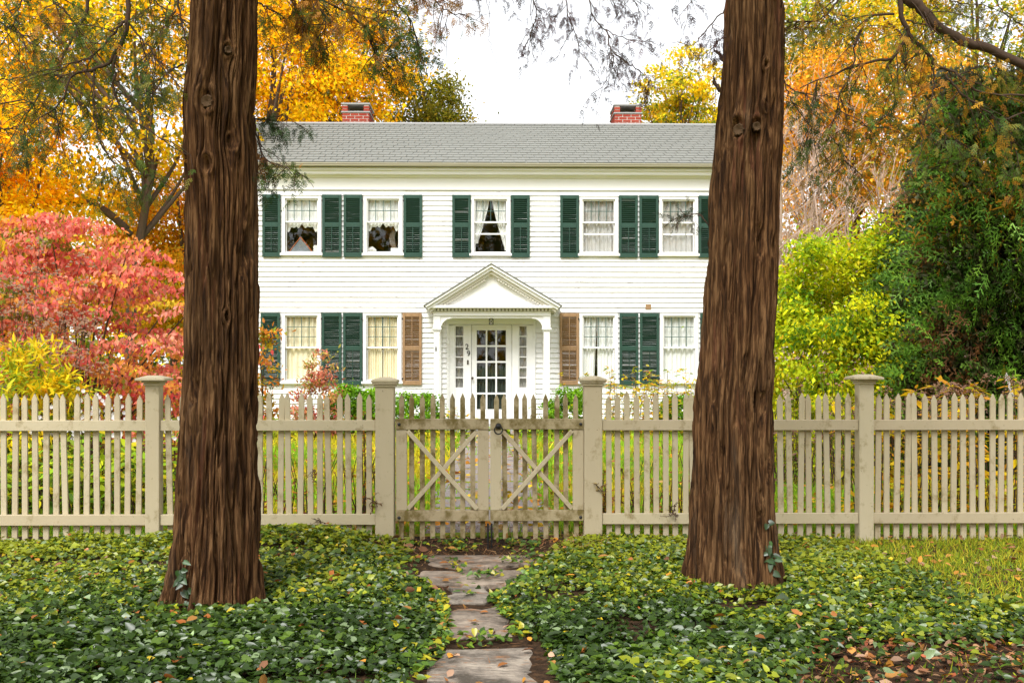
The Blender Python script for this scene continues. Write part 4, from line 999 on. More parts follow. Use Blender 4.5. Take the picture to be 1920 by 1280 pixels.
def foliage(name, parent, r, pos, k, pal, size, mat='leaf', tpl=LEAF, aspect=.55, droop=.35, up=1.0, cen=None, spread=.8, keep=.6):
    n = len(pos); ctr = pos.mean(0); out = pos-ctr; out /= np.linalg.norm(out, axis=1)[:,None]+1e-6
    d = out*.6 + r.normal(0, spread, (n,3)) + np.array((0,0,-droop)); nrm = r.normal(0,.65,(n,3)) + np.array((0,-.35,up)) + out*.4
    ln = size*r.uniform(.65,1.3,n); C = colors(r, pal, n, k, keep)
    V, Fc, C = scatter(*tpl, pos, d, nrm, ln, ln*aspect, C)
    return link(name, fast_mesh(name, V-origin(parent), Fc, M[mat], C), parent)
def tree(name, label, base, h, crown_c, crown_r, pal, ncl, nleaf, size, crad, tr, seed, group=None, bark='bark2', nl=14, flat=.5, shell=.4, stems=None, name_cat='tree', lump=.25, droop=.35, keep=.6, aspect=.55):
    nleaf = int(nleaf*1.22); size *= .88
    r = np.random.default_rng(seed); t = thing(name, base, label, name_cat, group); base = np.array(base, float)
    top = np.array((base[0]+r.normal(0,.3), base[1], base[2]+h))
    trunk = smooth_path([base+(0,0,-.15), base+(r.normal(0,.1),0,h*.35), base+(r.normal(0,.2),0,h*.7), top], 14)
    MB().tube(trunk, np.linspace(tr, tr*.22, 14), 9).build('trunk', M[bark], t, smooth=True)
    pos, k, cen = clumped(r, crown_c, crown_r, ncl, nleaf, crad, flat, shell, lump)
    if (pos[:,2] < .25).any(): pos[:,2] = np.maximum(pos[:,2], r.uniform(.05,.5,len(pos)))
    for q in range(nl):
        e = cen[r.integers(0, ncl)]; f = np.clip((e[2]-base[2])*.62/h, .42, .9); s = trunk[int(f*13)]
        if e[2] < s[2]-.5: continue
        m = MB(); mid = (s+e)/2 + r.normal(0,.12,3)*np.linalg.norm(e-s)*.5; m.tube(smooth_path([s, mid, e], 8), np.linspace(tr*.42, tr*.07, 8), 6); m.build('limb', M[bark], t, smooth=True)
    foliage('crown', t, r, pos, k, pal, size, droop=droop, keep=keep, aspect=aspect); return t
ORANGE = [(3.5,(1.0,.52,.004)),(5.5,(1.0,.68,.006)),(.6,(.92,.40,.004)),(1.4,(.58,.42,.02)),(.8,(.26,.28,.02))]
YELLOW = [(4,(.95,.66,.008)),(2,(.76,.54,.03)),(1.5,(.50,.44,.03)),(1,(.18,.25,.025)),(1,(.84,.36,.012))]
GRNYEL = [(3,(.38,.40,.025)),(2,(.20,.28,.02)),(2,(.65,.48,.02)),(1.4,(.82,.42,.012))]
W_ = lambda px, py, Y: tuple(P(px, py, Y))
def at(px, Y): return (PXX(px, Y), Y, 0)
# maples behind the house and to the left
tree('maple_tree', 'large golden orange maple rising behind the left half of the roof', at(610, 37), 11, W_(608, 105, 37), (2.75,2.4,3.7), ORANGE, 130, 26000, .17, .48, .30, 201)
tree('maple_tree', 'bright orange maple behind the left end of the roof, beside the left cedar', at(500, 33), 10, W_(500, 130, 33), (2.3,2.2,3.6), ORANGE, 90, 15000, .16, .5, .26, 202)
tree('spruce_tree', 'olive green conifer at the end of the golden maple behind the roof', at(800, 41), 12.2, W_(795, 350, 41), (1.8,1.6,4.9), [(3,(.24,.22,.015)),(2,(.32,.28,.02)),(1.2,(.12,.14,.016)),(.5,(.42,.28,.02))], 170, 24000, .17, .36, .25, 203, flat=.7, lump=.12)
tree('maple_tree', 'orange maple with a dark trunk and crooked limb left of the left cedar', at(246, 24), 8.6, W_(195, 130, 24), (3.0,2.2,3.3), ORANGE+[(3,(.24,.24,.02)),(1,(.12,.17,.02))], 120, 15000, .15, .42, .155, 204, shell=.5)
tree('maple_tree', 'deep orange maple at the far left edge behind the pink shrub', at(-30, 22), 6, W_(-10, 330, 22), (1.15,1.5,1.6), ORANGE[:3], 60, 11000, .13, .33, .16, 205)
tree('maple_tree', 'amber maple low behind the pink shrub, next to the left cedar', at(330, 31), 5.0, W_(318, 490, 31), (1.5,2,2.5), [(3,(.80,.36,.012)),(3,(.72,.42,.015)),(1,(.45,.36,.02))], 110, 20000, .15, .42, .2, 206, droop=.2)
tree('maple_tree', 'yellow and orange maple high at the upper left corner', at(20, 27), 10, W_(20, 40, 27), (3.2,2,2.9), YELLOW, 90, 13000, .16, .5, .22, 207)
tree('ash_tree', 'thin yellow tree with sky gaps behind the right chimney', at(1285, 41), 12.6, W_(1292, 190, 41), (1.65,1.5,1.9), YELLOW[:3]+[(3,(.62,.56,.02)),(1.5,(.20,.27,.02))], 64, 4600, .19, .30, .12, 208, nl=26, flat=.35, shell=.25)
tree('ash_tree', 'small yellow green tree behind the roof end left of the right cedar', at(1240, 43), 10.5, W_(1260, 225, 43), (1.5,1.6,.9), GRNYEL, 34, 2400, .20, .28, .12, 209, nl=10, flat=.35)
tree('maple_tree', 'orange leaved tree behind bare grey stems right of the right cedar', at(1600, 27), 8, W_(1600, 300, 27), (2.1,1.8,3.3), [(4,(.86,.40,.02)),(3,(.90,.52,.03)),(2,(.62,.36,.04)),(1,(.40,.38,.03)),(1,(.86,.30,.03))], 130, 17000, .13, .38, .13, 210, shell=.2)
tree('maple_tree', 'golden tree in the upper right corner above the dark evergreen', at(1840, 29), 10, W_(1830, 60, 29), (2.7,2,2.4), YELLOW+GRNYEL, 80, 10000, .16, .45, .2, 211)
tree('maple_tree', 'pale yellow green tree behind the hanging limbs at upper right', at(1560, 33), 10, W_(1560, 60, 33), (2.3,2,2.8), GRNYEL+[(2,(.75,.55,.04))], 90, 11000, .17, .45, .2, 212, shell=.3)
tree('maple_tree', 'rusty orange maple behind the evergreen, right edge', at(1740, 24), 6, W_(1735, 330, 24), (1.5,1.6,2.7), [(3,(.78,.34,.02)),(2,(.55,.38,.03)),(1.4,(.28,.30,.03))], 90, 12000, .14, .4, .16, 213)
tree('maple_tree', 'tawny orange tree far behind the bare stems, beside the right cedar', at(1500, 32), 8, W_(1490, 360, 32), (1.6,1.6,4.2), [(3,(.78,.42,.06)),(3,(.66,.42,.10)),(2,(.50,.40,.08)),(1,(.86,.36,.03))], 100, 9000, .15, .42, .14, 214)
tree('maple_tree', 'low golden tree far behind the top of the pink shrub', at(110, 34), 5, W_(120, 440, 34), (3.0,2,2.2), [(3,(.80,.46,.012)),(2,(.50,.44,.02)),(2,(.26,.30,.02))], 90, 9000, .16, .5, .16, 215)
# extra limb of the left maple
mp = [o for o in COL.objects if o.name.startswith('maple_tree') and 'crooked' in str(o.get('label'))][0]
MB().tube(smooth_path([W_(238,430,24), W_(205,400,24), W_(170,380,23.9), W_(118,378,23.8), W_(70,392,23.7)], 14), np.linspace(.09,.04,14), 7).build('limb', M['bark2'], mp, smooth=True)
MB().tube(smooth_path([W_(246,440,24), W_(215,412,24), W_(180,385,23.9)], 10), np.linspace(.07,.05,10), 7).build('limb', M['bark2'], mp, smooth=True)
# bare grey many-stemmed trees
def bare(px, Y, n, h, seed, label, sp):
    r = np.random.default_rng(seed); t = thing('bare_tree', at(px, Y), label, 'tree', 'bare grey trees right of the house'); b = np.array(at(px, Y))
    tw = MB()
    for k in range(n):
        x = r.uniform(-sp, sp); lean = r.normal(x*.45, .35); hh = h*r.uniform(.7,1.05)
        p = smooth_path([b+(x*.5,r.normal(0,.2),-.1), b+(x*.8+lean*.3,r.normal(0,.25),hh*.35), b+(x+lean*.7,r.normal(0,.3),hh*.7), b+(x+lean*1.1,0,hh)], 16)
        MB().tube(p, np.linspace(r.uniform(.028,.055),.008,16), 6).build('trunk', M['palestem'], t, smooth=True)
        for q in range(30):
            i = r.integers(3, 16); d = np.array((r.normal(0,.55), r.normal(0,.4), r.uniform(.4,1.1))); L = r.uniform(.35,1.3)
            e = p[i]+d*L; mid = (p[i]+e)/2+r.normal(0,.05,3); tw.tube([p[i], mid, e], [.010,.007,.004], 4, False)
            for w2 in range(3): e2 = mid+(e-mid)*r.random()+np.array((r.normal(0,.2), r.normal(0,.15), r.uniform(.1,.5))); tw.tube([mid, (mid+e2)/2+r.normal(0,.03,3), e2], [.006,.005,.003], 3, False)
    tw.build('twigs', M['palestem'], t)
bare(1490, 22, 5, 7.2, 301, 'bare grey tree with upright stems just right of the right cedar', .5)
bare(1570, 23, 6, 6.6, 302, 'bare grey multi stemmed tree behind the yellow green shrub', .8)
bare(1650, 22.5, 4, 5.6, 303, 'smaller bare grey tree left of the dark evergreen', .6)
r = np.random.default_rng(78); n = 20000; xx = r.uniform(-45, 45, n); yy = r.uniform(-34, -28, n); zz = (13+6*fbm(xx*.1+60, xx*0+2, 3, 2))*r.random(n)**.8
pos = np.stack([xx,yy,zz],1); C = colors(r, ORANGE[:2]+GRNYEL+[(4,(.10,.14,.02))], n); V, Fc, C = scatter(*LEAF, pos, r.normal(0,1,(n,3)), r.normal(0,.6,(n,3))+(0,.4,.8), .8*r.uniform(.6,1.3,n), .5, C)
o = link('street_trees', fast_mesh('street_trees', V, Fc, M['leaf'], C)); o['kind'] = 'stuff'
# far wood that closes the view at eye level
r = np.random.default_rng(77); n = 42000; xx = r.uniform(-42, 42, n); yy = r.uniform(50, 60, n); top = 5.5+3.2*fbm(xx*.16+40, xx*0+3, 4, 2); zz = top*r.random(n)**.75
gap = (np.abs(xx-2.5) < 9.0) & (zz > 5); xx, yy, zz = xx[~gap], yy[~gap], zz[~gap]; n = len(xx)
pos = np.stack([xx,yy,zz],1); kk = (fbm(xx*.35+5, zz*.5+9, 2, 6)*22).astype(int)
C = colors(r, ORANGE+GRNYEL+[(4,(.10,.14,.02)),(3,(.05,.08,.015))], n, kk, .7); V, Fc, C = scatter(*LEAF, pos, r.normal(0,1,(n,3)), r.normal(0,.6,(n,3))+(0,-.4,.8), .42*r.uniform(.6,1.3,n), .28, C)
o = link('far_woodland', fast_mesh('far_woodland', V, Fc, M['leaf'], C)); o['kind'] = 'stuff'

def shrub(name, label, c, rad, pal, n, size, seed, ncl=60, crad=.16, nst=7, group=None, cat='shrub', tpl=LEAF6, aspect=.5, droop=.8, flat=.6, shell=.35, lump=.18, mat='leaf', stem='stem', zmin=.03, keep=.6, sr=.016, up=1.0):
    r = np.random.default_rng(seed); t = thing(name, (c[0], c[1], 0), label, cat, group)
    pos, k, cen = clumped(r, c, rad, ncl, n, crad, flat, shell, lump); pos[:,2] = np.where(pos[:,2] < zmin, r.uniform(zmin, zmin+.35, n), pos[:,2])
    m = MB()
    for q in range(nst):
        e = cen[r.integers(0, ncl)]; s = np.array((c[0]+r.normal(0,.12)*rad[0], c[1]+r.normal(0,.1)*rad[1], -.03)); mid = (s+e)/2+r.normal(0,.06,3)
        m = MB(); m.tube(smooth_path([s, mid, e], 8), np.linspace(sr, sr*.3, 8), 5); m.build('stem', M[stem], t)
    foliage('foliage', t, r, pos, k, pal, size, mat, tpl, aspect, droop, keep=keep, up=up); return t
PINK = [(4,(.76,.18,.135)),(3.2,(.82,.32,.21)),(1.3,(.62,.10,.09)),(2.6,(.74,.32,.06)),(1.0,(.74,.54,.03)),(1.5,(.24,.27,.03))]
# layered pink dogwood: tiers of hanging leaves
t = thing('dogwood_shrub', at(150, 13.2), 'large pinkish red shrub with hanging leaves left of the left cedar', 'shrub'); r = np.random.default_rng(401); b = np.array(at(150, 13.2))
pl, kl = [], []
for k in range(265):
    a = r.uniform(0, 2*math.pi); f = r.random()**.5; zc_ = r.uniform(.25, 3.3); rr = 2.15*math.sqrt(max(.05, 1-((zc_-1.2)/2.2)**2))*f; cx, cy = b[0]+rr*math.cos(a)*.98, b[1]+rr*math.sin(a)*.8
    zl_ = PZ(np.interp(cx, [PXX(q,13.2) for q in (0,110,240,345,480)], [398,402,440,530,640]), 13.2)
    if cx > PXX(470, 13.2) or zc_ > zl_: continue
    nn = 145; L = r.uniform(.3,.62); u = r.uniform(-1,1,nn); p = np.stack([cx+u*L*math.cos(a*1.7)+r.normal(0,.07,nn), cy+u*L*.7*math.sin(a*1.7)+r.normal(0,.09,nn), zc_-.09*u**2+r.normal(0,.028,nn)],1); pl.append(p); kl.append(np.full(nn,k))
    if k % 4 == 0: MB().tube(smooth_path([b+(0,0,.1), (b+(cx,cy,zc_))/2*np.array((1,1,1))+np.array((0,0,.1))-b*0 if False else np.array(((b[0]+cx)/2,(b[1]+cy)/2,zc_*.62)), (cx,cy,zc_)], 8), np.linspace(.022,.006,8), 5).build('stem', M['stem'], t)
pos = np.concatenate(pl); kk = np.concatenate(kl); n = len(pos); d = r.normal(0,.6,(n,3))+np.array((0,-.1,-1)); nrm = r.normal(0,.5,(n,3))+np.array((0,-1,.45)); ln = .074*r.uniform(.65,1.25,n)
V, Fc, C = scatter(*LEAF4, pos, d, nrm, ln, ln*.56, colors(r, PINK, n, kk, .6)); link('foliage', fast_mesh('foliage', V-origin(t), Fc, M['leaf'], C), t)
YG = [(5,(.72,.70,.012)),(3,(.52,.60,.015)),(2,(.28,.42,.015)),(1,(.12,.25,.015)),(.2,(.7,.4,.02))]
shrub('spicebush', 'big bright yellow green shrub right of the right cedar', (PXX(1572,14), 14, 1.3), (1.22,1.0,1.70), YG, 42000, .075, 402, 230, .17, 16, tpl=LEAF, shell=.25)
shrub('yellow_shrub', 'yellow green shrub with long pointed leaves at the far left fence', (PXX(40,10.3), 10.3, .78), (.50,.5,.78), [(4,(.80,.58,.012)),(3,(.58,.58,.02)),(2,(.28,.38,.02)),(1,(.76,.40,.015)),(2,(.40,.48,.02))], 5200, .105, 403, 60, .12, 12, aspect=.27, droop=.45)
# dark evergreen
t = thing('arborvitae', at(1860, 13.4), 'tall dense dark green evergreen at the right edge with rusty sprays', 'tree'); r = np.random.default_rng(404); b = np.array(at(1860, 13.4)); n = 15500
MB().tube([b+(0,0,-.1), b+(.05,0,2.3), b+(0,0,4.5)], [.12,.08,.02], 8).build('trunk', M['bark2'], t)
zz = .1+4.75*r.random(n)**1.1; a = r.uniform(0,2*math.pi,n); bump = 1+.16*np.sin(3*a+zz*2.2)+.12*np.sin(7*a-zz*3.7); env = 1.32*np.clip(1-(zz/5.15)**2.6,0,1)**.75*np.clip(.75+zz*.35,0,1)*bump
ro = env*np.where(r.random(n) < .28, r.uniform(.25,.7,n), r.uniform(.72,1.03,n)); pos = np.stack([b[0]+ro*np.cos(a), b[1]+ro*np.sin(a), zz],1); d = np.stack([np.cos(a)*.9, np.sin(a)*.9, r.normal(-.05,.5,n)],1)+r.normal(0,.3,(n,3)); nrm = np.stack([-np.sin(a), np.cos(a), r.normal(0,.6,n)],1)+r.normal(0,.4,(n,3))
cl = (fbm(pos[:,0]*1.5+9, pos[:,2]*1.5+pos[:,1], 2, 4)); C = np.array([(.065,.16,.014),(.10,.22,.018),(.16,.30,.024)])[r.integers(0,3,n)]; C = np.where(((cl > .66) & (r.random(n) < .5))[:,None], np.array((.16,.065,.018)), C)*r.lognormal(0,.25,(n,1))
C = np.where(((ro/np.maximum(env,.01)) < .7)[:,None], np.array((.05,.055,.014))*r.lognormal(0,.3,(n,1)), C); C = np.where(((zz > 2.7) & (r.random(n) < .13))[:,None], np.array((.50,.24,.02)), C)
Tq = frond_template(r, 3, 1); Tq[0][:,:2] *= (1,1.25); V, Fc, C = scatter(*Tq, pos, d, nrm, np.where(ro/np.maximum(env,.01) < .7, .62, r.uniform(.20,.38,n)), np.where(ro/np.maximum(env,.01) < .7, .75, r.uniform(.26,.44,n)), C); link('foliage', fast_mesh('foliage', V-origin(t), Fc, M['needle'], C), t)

# plants along the house
BOX = [(3,(.17,.36,.012)),(2,(.25,.45,.015)),(1,(.10,.22,.012))]
for i, (px, pt, hw, lab) in enumerate(((652,727,.40,'round clipped box shrub beside the pinkish azalea below the lower left windows'), (700,731,.34,'round clipped box shrub peeking out left of the left gate post'), (778,737,.50,'wide clipped box shrub between left gate post and portico'), (1066,733,.42,'clipped box shrub between portico and right gate post'), (1282,745,.5,'clipped box shrub low in front of the house beside the right cedar'))):
    Y = 21.3; zt = PZ(pt, Y); shrub('box_shrub', lab, (PXX(px,Y), Y, zt*.45), (hw,.45,zt*.55), BOX, 6500, .06, 410+i, 90, .07, 3, 'clipped box shrubs below the house windows', tpl=LEAF, aspect=.65, droop=.0, shell=.75, lump=.04)
shrub('azalea', 'pinkish green azalea in front of the lower left window', (PXX(592,20.2), 20.2, .72), (.42,.4,.78), [(3,(.62,.22,.14)),(2,(.60,.36,.10)),(2,(.30,.30,.06)),(1,(.5,.10,.08))], 2300, .085, 420, 46, .11, 12, aspect=.4, droop=.0)
shrub('climbing_rose', 'orange and yellow leaved climber beside the left cedar on the house wall', (PXX(492,20.5), 20.5, 1.25), (.33,.3,1.05), [(3,(.55,.36,.02)),(2,(.62,.22,.03)),(2,(.28,.32,.03))], 900, .10, 421, 26, .10, 10, droop=.1)
# low green and yellow row at the foot of the wall
ORD = 'first second third fourth fifth sixth seventh eighth ninth tenth eleventh twelfth thirteenth fourteenth fifteenth sixteenth seventeenth'.split()
def perennial(name, label, x, y, h, sp, nst, pal, seed, head=None, lf=.09, aspect=.3, nleaf=9, group=None, cat='plant', headr=.05, headmat='umbel', stem='stem', droop=.2, lean=.12, leafmin=.1):
    r = np.random.default_rng(seed); t = thing(name, (x, y, 0), label, cat, group); pos, d = [], []; st = MB(); hd = MB()
    for k in range(nst):
        s = np.array((x+r.normal(0,.45)*sp, y+r.normal(0,.35)*sp, -.03)); hh = h*r.uniform(.72,1.04); e = np.array((s[0]+r.normal(0,lean)*h+ (s[0]-x)*.4, s[1]+r.normal(0,lean)*h*.6, hh)); mid = (s+e)/2+r.normal(0,.03,3)
        p = smooth_path([s, mid, e], 7); st.tube(p, np.linspace(.0055,.0025,7), 4, False)
        for q in range(nleaf):
            i = min(6, int(7*r.uniform(leafmin,1))); a = r.uniform(0,2*math.pi); pos.append(p[i]+r.normal(0,.012,3)); d.append((math.cos(a), math.sin(a), r.normal(.15-droop,.35)))
        if head == 'umbel':
            for q in range(26):
                a = r.uniform(0,2*math.pi); rr = headr*math.sqrt(r.random())*1.5; c = e+np.array((rr*math.cos(a), rr*math.sin(a), headr*.55-rr*rr*2.2/headr*.3+r.normal(0,.008))); s_ = headr*r.uniform(.12,.22)
                hd.add([c+(s_,0,-s_*.3), c+(-s_*.5,s_*.87,-s_*.3), c+(-s_*.5,-s_*.87,-s_*.3), c+(0,0,s_*.8)], [(0,1,3),(1,2,3),(2,0,3),(2,1,0)])
                if q % 5 == 0: st.tube([e+(0,0,-headr*.6), c], [.0022,.0015], 3, False)
        elif head == 'daisy':
            for q in range(3):
                c = e+r.normal(0,headr*1.2,3)
                for w_ in range(6): b0, b1 = w_*1.047, w_*1.047+.8; hd.add([c, c+(headr*.5*math.cos(b0),-.006,headr*.5*math.sin(b0)), c+(headr*.5*math.cos(b1),-.006,headr*.5*math.sin(b1)), c+(0,.006,0)], [(0,2,1),(1,2,3),(0,1,3),(0,3,2)])
        elif head == 'spire':
            for q in range(60):
                f = q/60; c = e+np.array((-.02*f*3+r.normal(0,.003), r.normal(0,.01), -.22+.24*f)); a = r.uniform(0,2*math.pi); o_ = np.array((math.cos(a),math.sin(a),.3))*.014*(1-.5*f); hd.add([c, c+o_+(0,0,.006), c+o_*1.2-(0,0,.004), c+o_*.6+(.004,.004,0)], [(0,1,2),(0,2,3),(0,3,1),(1,3,2)])
        elif head == 'cone':
            c = e; s_ = headr; hd.lathe([(s_*.5,-s_*.5),(s_,0),(s_*.6,s_*.6),(.001,s_*.8)], c, 7)
    st.build('stem', M[stem], t)['kind'] = 'stuff'
    if hd.v: hd.build('seed_head' if head != 'daisy' else 'blossom', M[headmat], t)['kind'] = 'stuff'
    if pos:
        pos = np.array(pos); d = np.array(d); n = len(pos); ln = lf*r.uniform(.6,1.3,n); V, Fc, C = scatter(*LEAF6, pos, d, r.normal(0,.4,(n,3))+(0,-.3,1), ln, ln*aspect, colors(r, pal, n)); link('foliage', fast_mesh('foliage', V-origin(t), Fc, M['leaf'], C), t)
    return t
YP = [(3,(.76,.54,.015)),(2,(.46,.50,.02)),(2,(.26,.38,.02)),(2,(.70,.30,.03))]; GP = [(3,(.28,.42,.02)),(3,(.42,.50,.02)),(1.5,(.11,.22,.02)),(1.6,(.66,.54,.02))]
for i, (px, pt) in enumerate(((1142,690),(1165,712),(1190,700),(1212,694),(1236,716),(1262,700),(1300,694))):
    Y = 20.6+.25*(i % 3); perennial('loosestrife_plant', 'tall rust tipped plant before the lower right windows, %s from the portico' % ORD[i], PXX(px,Y), Y, PZ(pt,Y), .42, 11, YP, 430+i, None, .11, .3, 32, 'tall rust tipped stems below the right windows')
for i, px in enumerate((1112, 1130, 480, 530, 560, 845, 1000)):
    Y = 21.0; lab = 'small yellow tuft at the house wall ' + ('right of the right gate post','further right of the right gate post','beside the left cedar','right of the left cedar','under the azalea','left of the portico','right of the portico')[i]
    perennial('border_plant', lab, PXX(px,Y), Y, .55, .35, 12, YP, 440+i, None, .09, .4, 8, 'small yellow tufts along the house wall')
for i in range(17):
    px = 470+i*54+(i*37 % 23); Y = 20.4+.2*(i % 3)
    if 880 < px < 960: continue
    perennial('hosta_plant', 'low green leafy clump at the foot of the house, %s from the left' % ORD[i], PXX(px,Y), Y, .32, .5, 14, GP, 460+i, None, .16, .45, 5, 'low green clumps along the foot of the house')
# left bed behind the fence
for i in range(11):
    px = -40+i*36+(i*29 % 17); Y = 9.3+.45*(i % 3); perennial('peony_plant', 'leafy green and yellow perennial behind the left fence, %s from the left' % ORD[i], PXX(px,Y), Y, .62+.12*((i*7) % 3), .40, 13, GP, 480+i, None, .17, .36, 11, 'leafy perennials behind the left fence', droop=.3)
for i, px in enumerate((15, 60, 150, 205, 250)):
    Y = 10.6; perennial('coneflower_plant', 'dark purplish dying clump behind the left fence, %s from the left' % ORD[i], PXX(px,Y), Y, .75, .3, 9, [(3,(.05,.03,.035)),(2,(.10,.05,.04)),(1,(.25,.2,.03))], 500+i, None, .13, .5, 9, 'dark dying clumps behind the left fence')
for i, (px, h) in enumerate(((118,1.0),(150,1.06),(176,.98),(205,1.02),(322,.9))):
    Y = 10.2; perennial('aster_plant', 'small white asters behind the left pickets, %s from the left' % ORD[i], PXX(px,Y), Y, h, .22, 11, [(2,(.30,.12,.06)),(2,(.34,.30,.03)),(1,(.15,.2,.02))], 510+i, 'daisy', .06, .3, 12, 'white asters behind the left fence', headr=.04, headmat='flower')
for i, (px, pt, Y) in enumerate(((20,480,11.6),(75,520,11.6),(40,560,11.2),(110,600,11.2),(140,660,11.0),(5,610,11.0))):
    perennial('joe_pye_plant', 'dry plant with brown seed heads ' + ('reaching highest at the left edge','tall before the pink shrub, right of the highest','of middle height before the pink shrub','lower, right of the yellow shrub','lowest, nearest the left fence post','low at the left edge behind the yellow shrub')[i], PXX(px,Y), Y, PZ(pt,Y), .30, 9, [(2,(.22,.10,.06)),(1,(.4,.3,.03))], 520+i, 'umbel', .10, .3, 8, 'dry seed headed plants at the left', headr=.10)
# right bed behind the fence
for i in range(12):
    px = 1640+i*26+(i*17 % 11); Y = 9.35+.3*(i % 3); pt = (748,738,742,730,726,722,732,712,718,728,712,716)[i]
    perennial('sedum_plant', 'yellow leaved brown headed plant behind the right end fence, %s from the post' % ORD[i], PXX(px,Y), Y, PZ(pt,Y)-.02, .24, 8, [(4,(.80,.54,.012)),(2,(.74,.36,.02)),(2,(.46,.46,.02)),(1,(.18,.22,.02))], 540+i, 'umbel', .15, .28, 13, 'brown headed stems behind the right end fence', headr=.055, droop=.35)
Y = 9.3; perennial('bugbane_plant', 'single pale flower spire above the right end of the fence', PXX(1897,Y), Y, PZ(668,Y), .01, 1, GP, 560, 'spire', .1, .3, 3, headmat='flower', lean=.01)
for i, (px, pt) in enumerate(((1480,705),(1530,700),(1585,694),(1597,696),(1655,740))):
    Y = 12.4; perennial('coneflower_plant', 'stalks with round dark seed heads, %s right of the right cedar' % ORD[i], PXX(px,Y), Y, PZ(pt,Y), .3, 5, YP, 570+i, 'cone', .08, .3, 5, 'seed headed stalks right of the right cedar', headr=.02)
for i, px in enumerate((1475,1500,1530,1560)):
    Y = 12.2; perennial('lavender_plant', 'pinkish dry clump before the yellow green shrub, %s from the right cedar' % ORD[i], PXX(px,Y), Y, .85, .35, 16, [(2,(.34,.18,.13)),(1,(.4,.3,.05)),(1,(.2,.25,.03))], 580+i, None, .07, .3, 14, 'pinkish dry clumps before the yellow green shrub')
# rusty stems either side of the gate
for i, (px, h, col_) in enumerate(((690,.98,0),(672,.72,0),(640,.5,1),(600,.66,1),(560,.45,1),(492,.62,0),(1150,.5,0),(1190,.62,1),(1225,.42,0),(1270,.72,1),(1110,.5,0))):
    Y = 8.85+.12*(i % 4); perennial('spirea_plant', 'thin rusty twiggy plant behind the pickets, ' + ('against the left gate post','just left of the left gate post','further left of the left gate post','midway between left cedar and gate post','nearer the left cedar','right beside the left cedar','just right of the right gate post','a little right of the right gate post','midway between right gate post and cedar','next to the right cedar','close to the right gate post')[i], PXX(px,Y), Y, h, .16, 8, [(3,(.50,.20,.02)),(2,(.30,.12,.03)),(1,(.30,.32,.03))] if not col_ else [(2,(.32,.10,.05)),(2,(.36,.36,.03)),(1,(.5,.25,.03))], 600+i, None, .05, .4, 16 if not col_ else 8, 'rusty twiggy plants near the gate')
# dry vine scraps caught on the fence
def scrap(px, py, n, size, seed, label, col_):
    r = np.random.default_rng(seed); c = P(px, py, FY-.06); t = thing('dry_vine', tuple(c), label, 'vine'); m = MB(); pos, d = [], []
    for k in range(n):
        dv_ = np.array((r.normal(0,.5), r.normal(-.2,.25), r.normal(-.3,.8))); e = c+dv_/np.linalg.norm(dv_)*size*r.uniform(.5,1); mid = (c+e)/2+r.normal(0,size*.12,3); pth = smooth_path([c,mid,e],6); m.tube(pth, np.linspace(.003,.0012,6), 4, False)
        for q in range(7): pos.append(pth[r.integers(1,6)]); d.append(r.normal(0,1,3))
    m.build('stem', M['stem'], t)['kind'] = 'stuff'; pos = np.array(pos); n = len(pos); ln = size*.22*r.uniform(.6,1.3,n); V, Fc, C = scatter(*LEAF, pos, np.array(d), r.normal(0,1,(n,3)), ln, ln*.4, np.tile(col_,(n,1))*r.lognormal(0,.3,(n,1))); link('foliage', fast_mesh('foliage', V-origin(t), Fc, M['litter'], C), t)
scrap(602, 978, 6, .09, 1, 'dark dry vine scrap on the lower rail right of the left cedar', (.06,.035,.02)); scrap(700, 938, 8, .11, 2, 'brown curled vine scrap against the left gate post', (.16,.07,.02))
scrap(1124, 915, 9, .09, 3, 'tan dead fern tuft sticking out beside the right gate post', (.34,.24,.07)); scrap(1262, 962, 6, .11, 4, 'dark dry vine scrap on the lower rail left of the right cedar', (.07,.035,.025)); scrap(590, 880, 5, .13, 5, 'wispy dry weed in front of the pickets right of the left cedar', (.25,.15,.06))

# ------------------------------------------------------------------ lawn grass, groundcover, fallen leaves
r = np.random.default_rng(801); n = 52000; yy = 8.7+13*r.random(n)**1.7; xx = r.uniform(-1,1,n)*(2.2+yy*.42)+.3
ok = (np.abs(xx-CX) > .52) | (r.random(n) < .06); xx, yy = xx[ok], yy[ok]; n = len(xx); pos = np.stack([xx,yy,np.zeros(n)],1)
g = fbm(xx*.9+4, yy*.6+8, 3, 9); C = np.where((g > .55)[:,None], np.array((.58,.50,.015)), np.array((.24,.44,.012)))*r.lognormal(0,.25,(n,1)); C = np.where((r.random(n) < .10)[:,None], np.array((.50,.34,.03)), C)
V, Fc, C = scatter(*BLADE, pos, r.normal(0,.45,(n,3))+(0,0,1), r.normal(0,1,(n,3))*(1,1,.1), (.05+.006*yy)*r.uniform(.6,1.3,n), .007+.0006*yy, C); o = link('lawn_grass', fast_mesh('lawn_grass', V, Fc, M['grass'], C)); o['kind'] = 'stuff'
n = 2600; yy = 8.8+13*r.random(n)**1.4; xx = r.uniform(-1,1,n)*(2+yy*.42)+.3; pos = np.stack([xx,yy,.03+.03*r.random(n)],1)
C = np.array([(.55,.22,.02),(.62,.40,.02),(.34,.13,.04),(.5,.3,.1)])[r.integers(0,4,n)]*r.lognormal(0,.2,(n,1)); V, Fc, C = scatter(*LEAF6, pos, r.normal(0,1,(n,3))*(1,1,.25), r.normal(0,.35,(n,3))+(0,0,1), .10*r.uniform(.6,1.2,n), .07, C); o = link('lawn_leaf_litter', fast_mesh('lawn_leaf_litter', V, Fc, M['litter'], C)); o['kind'] = 'stuff'

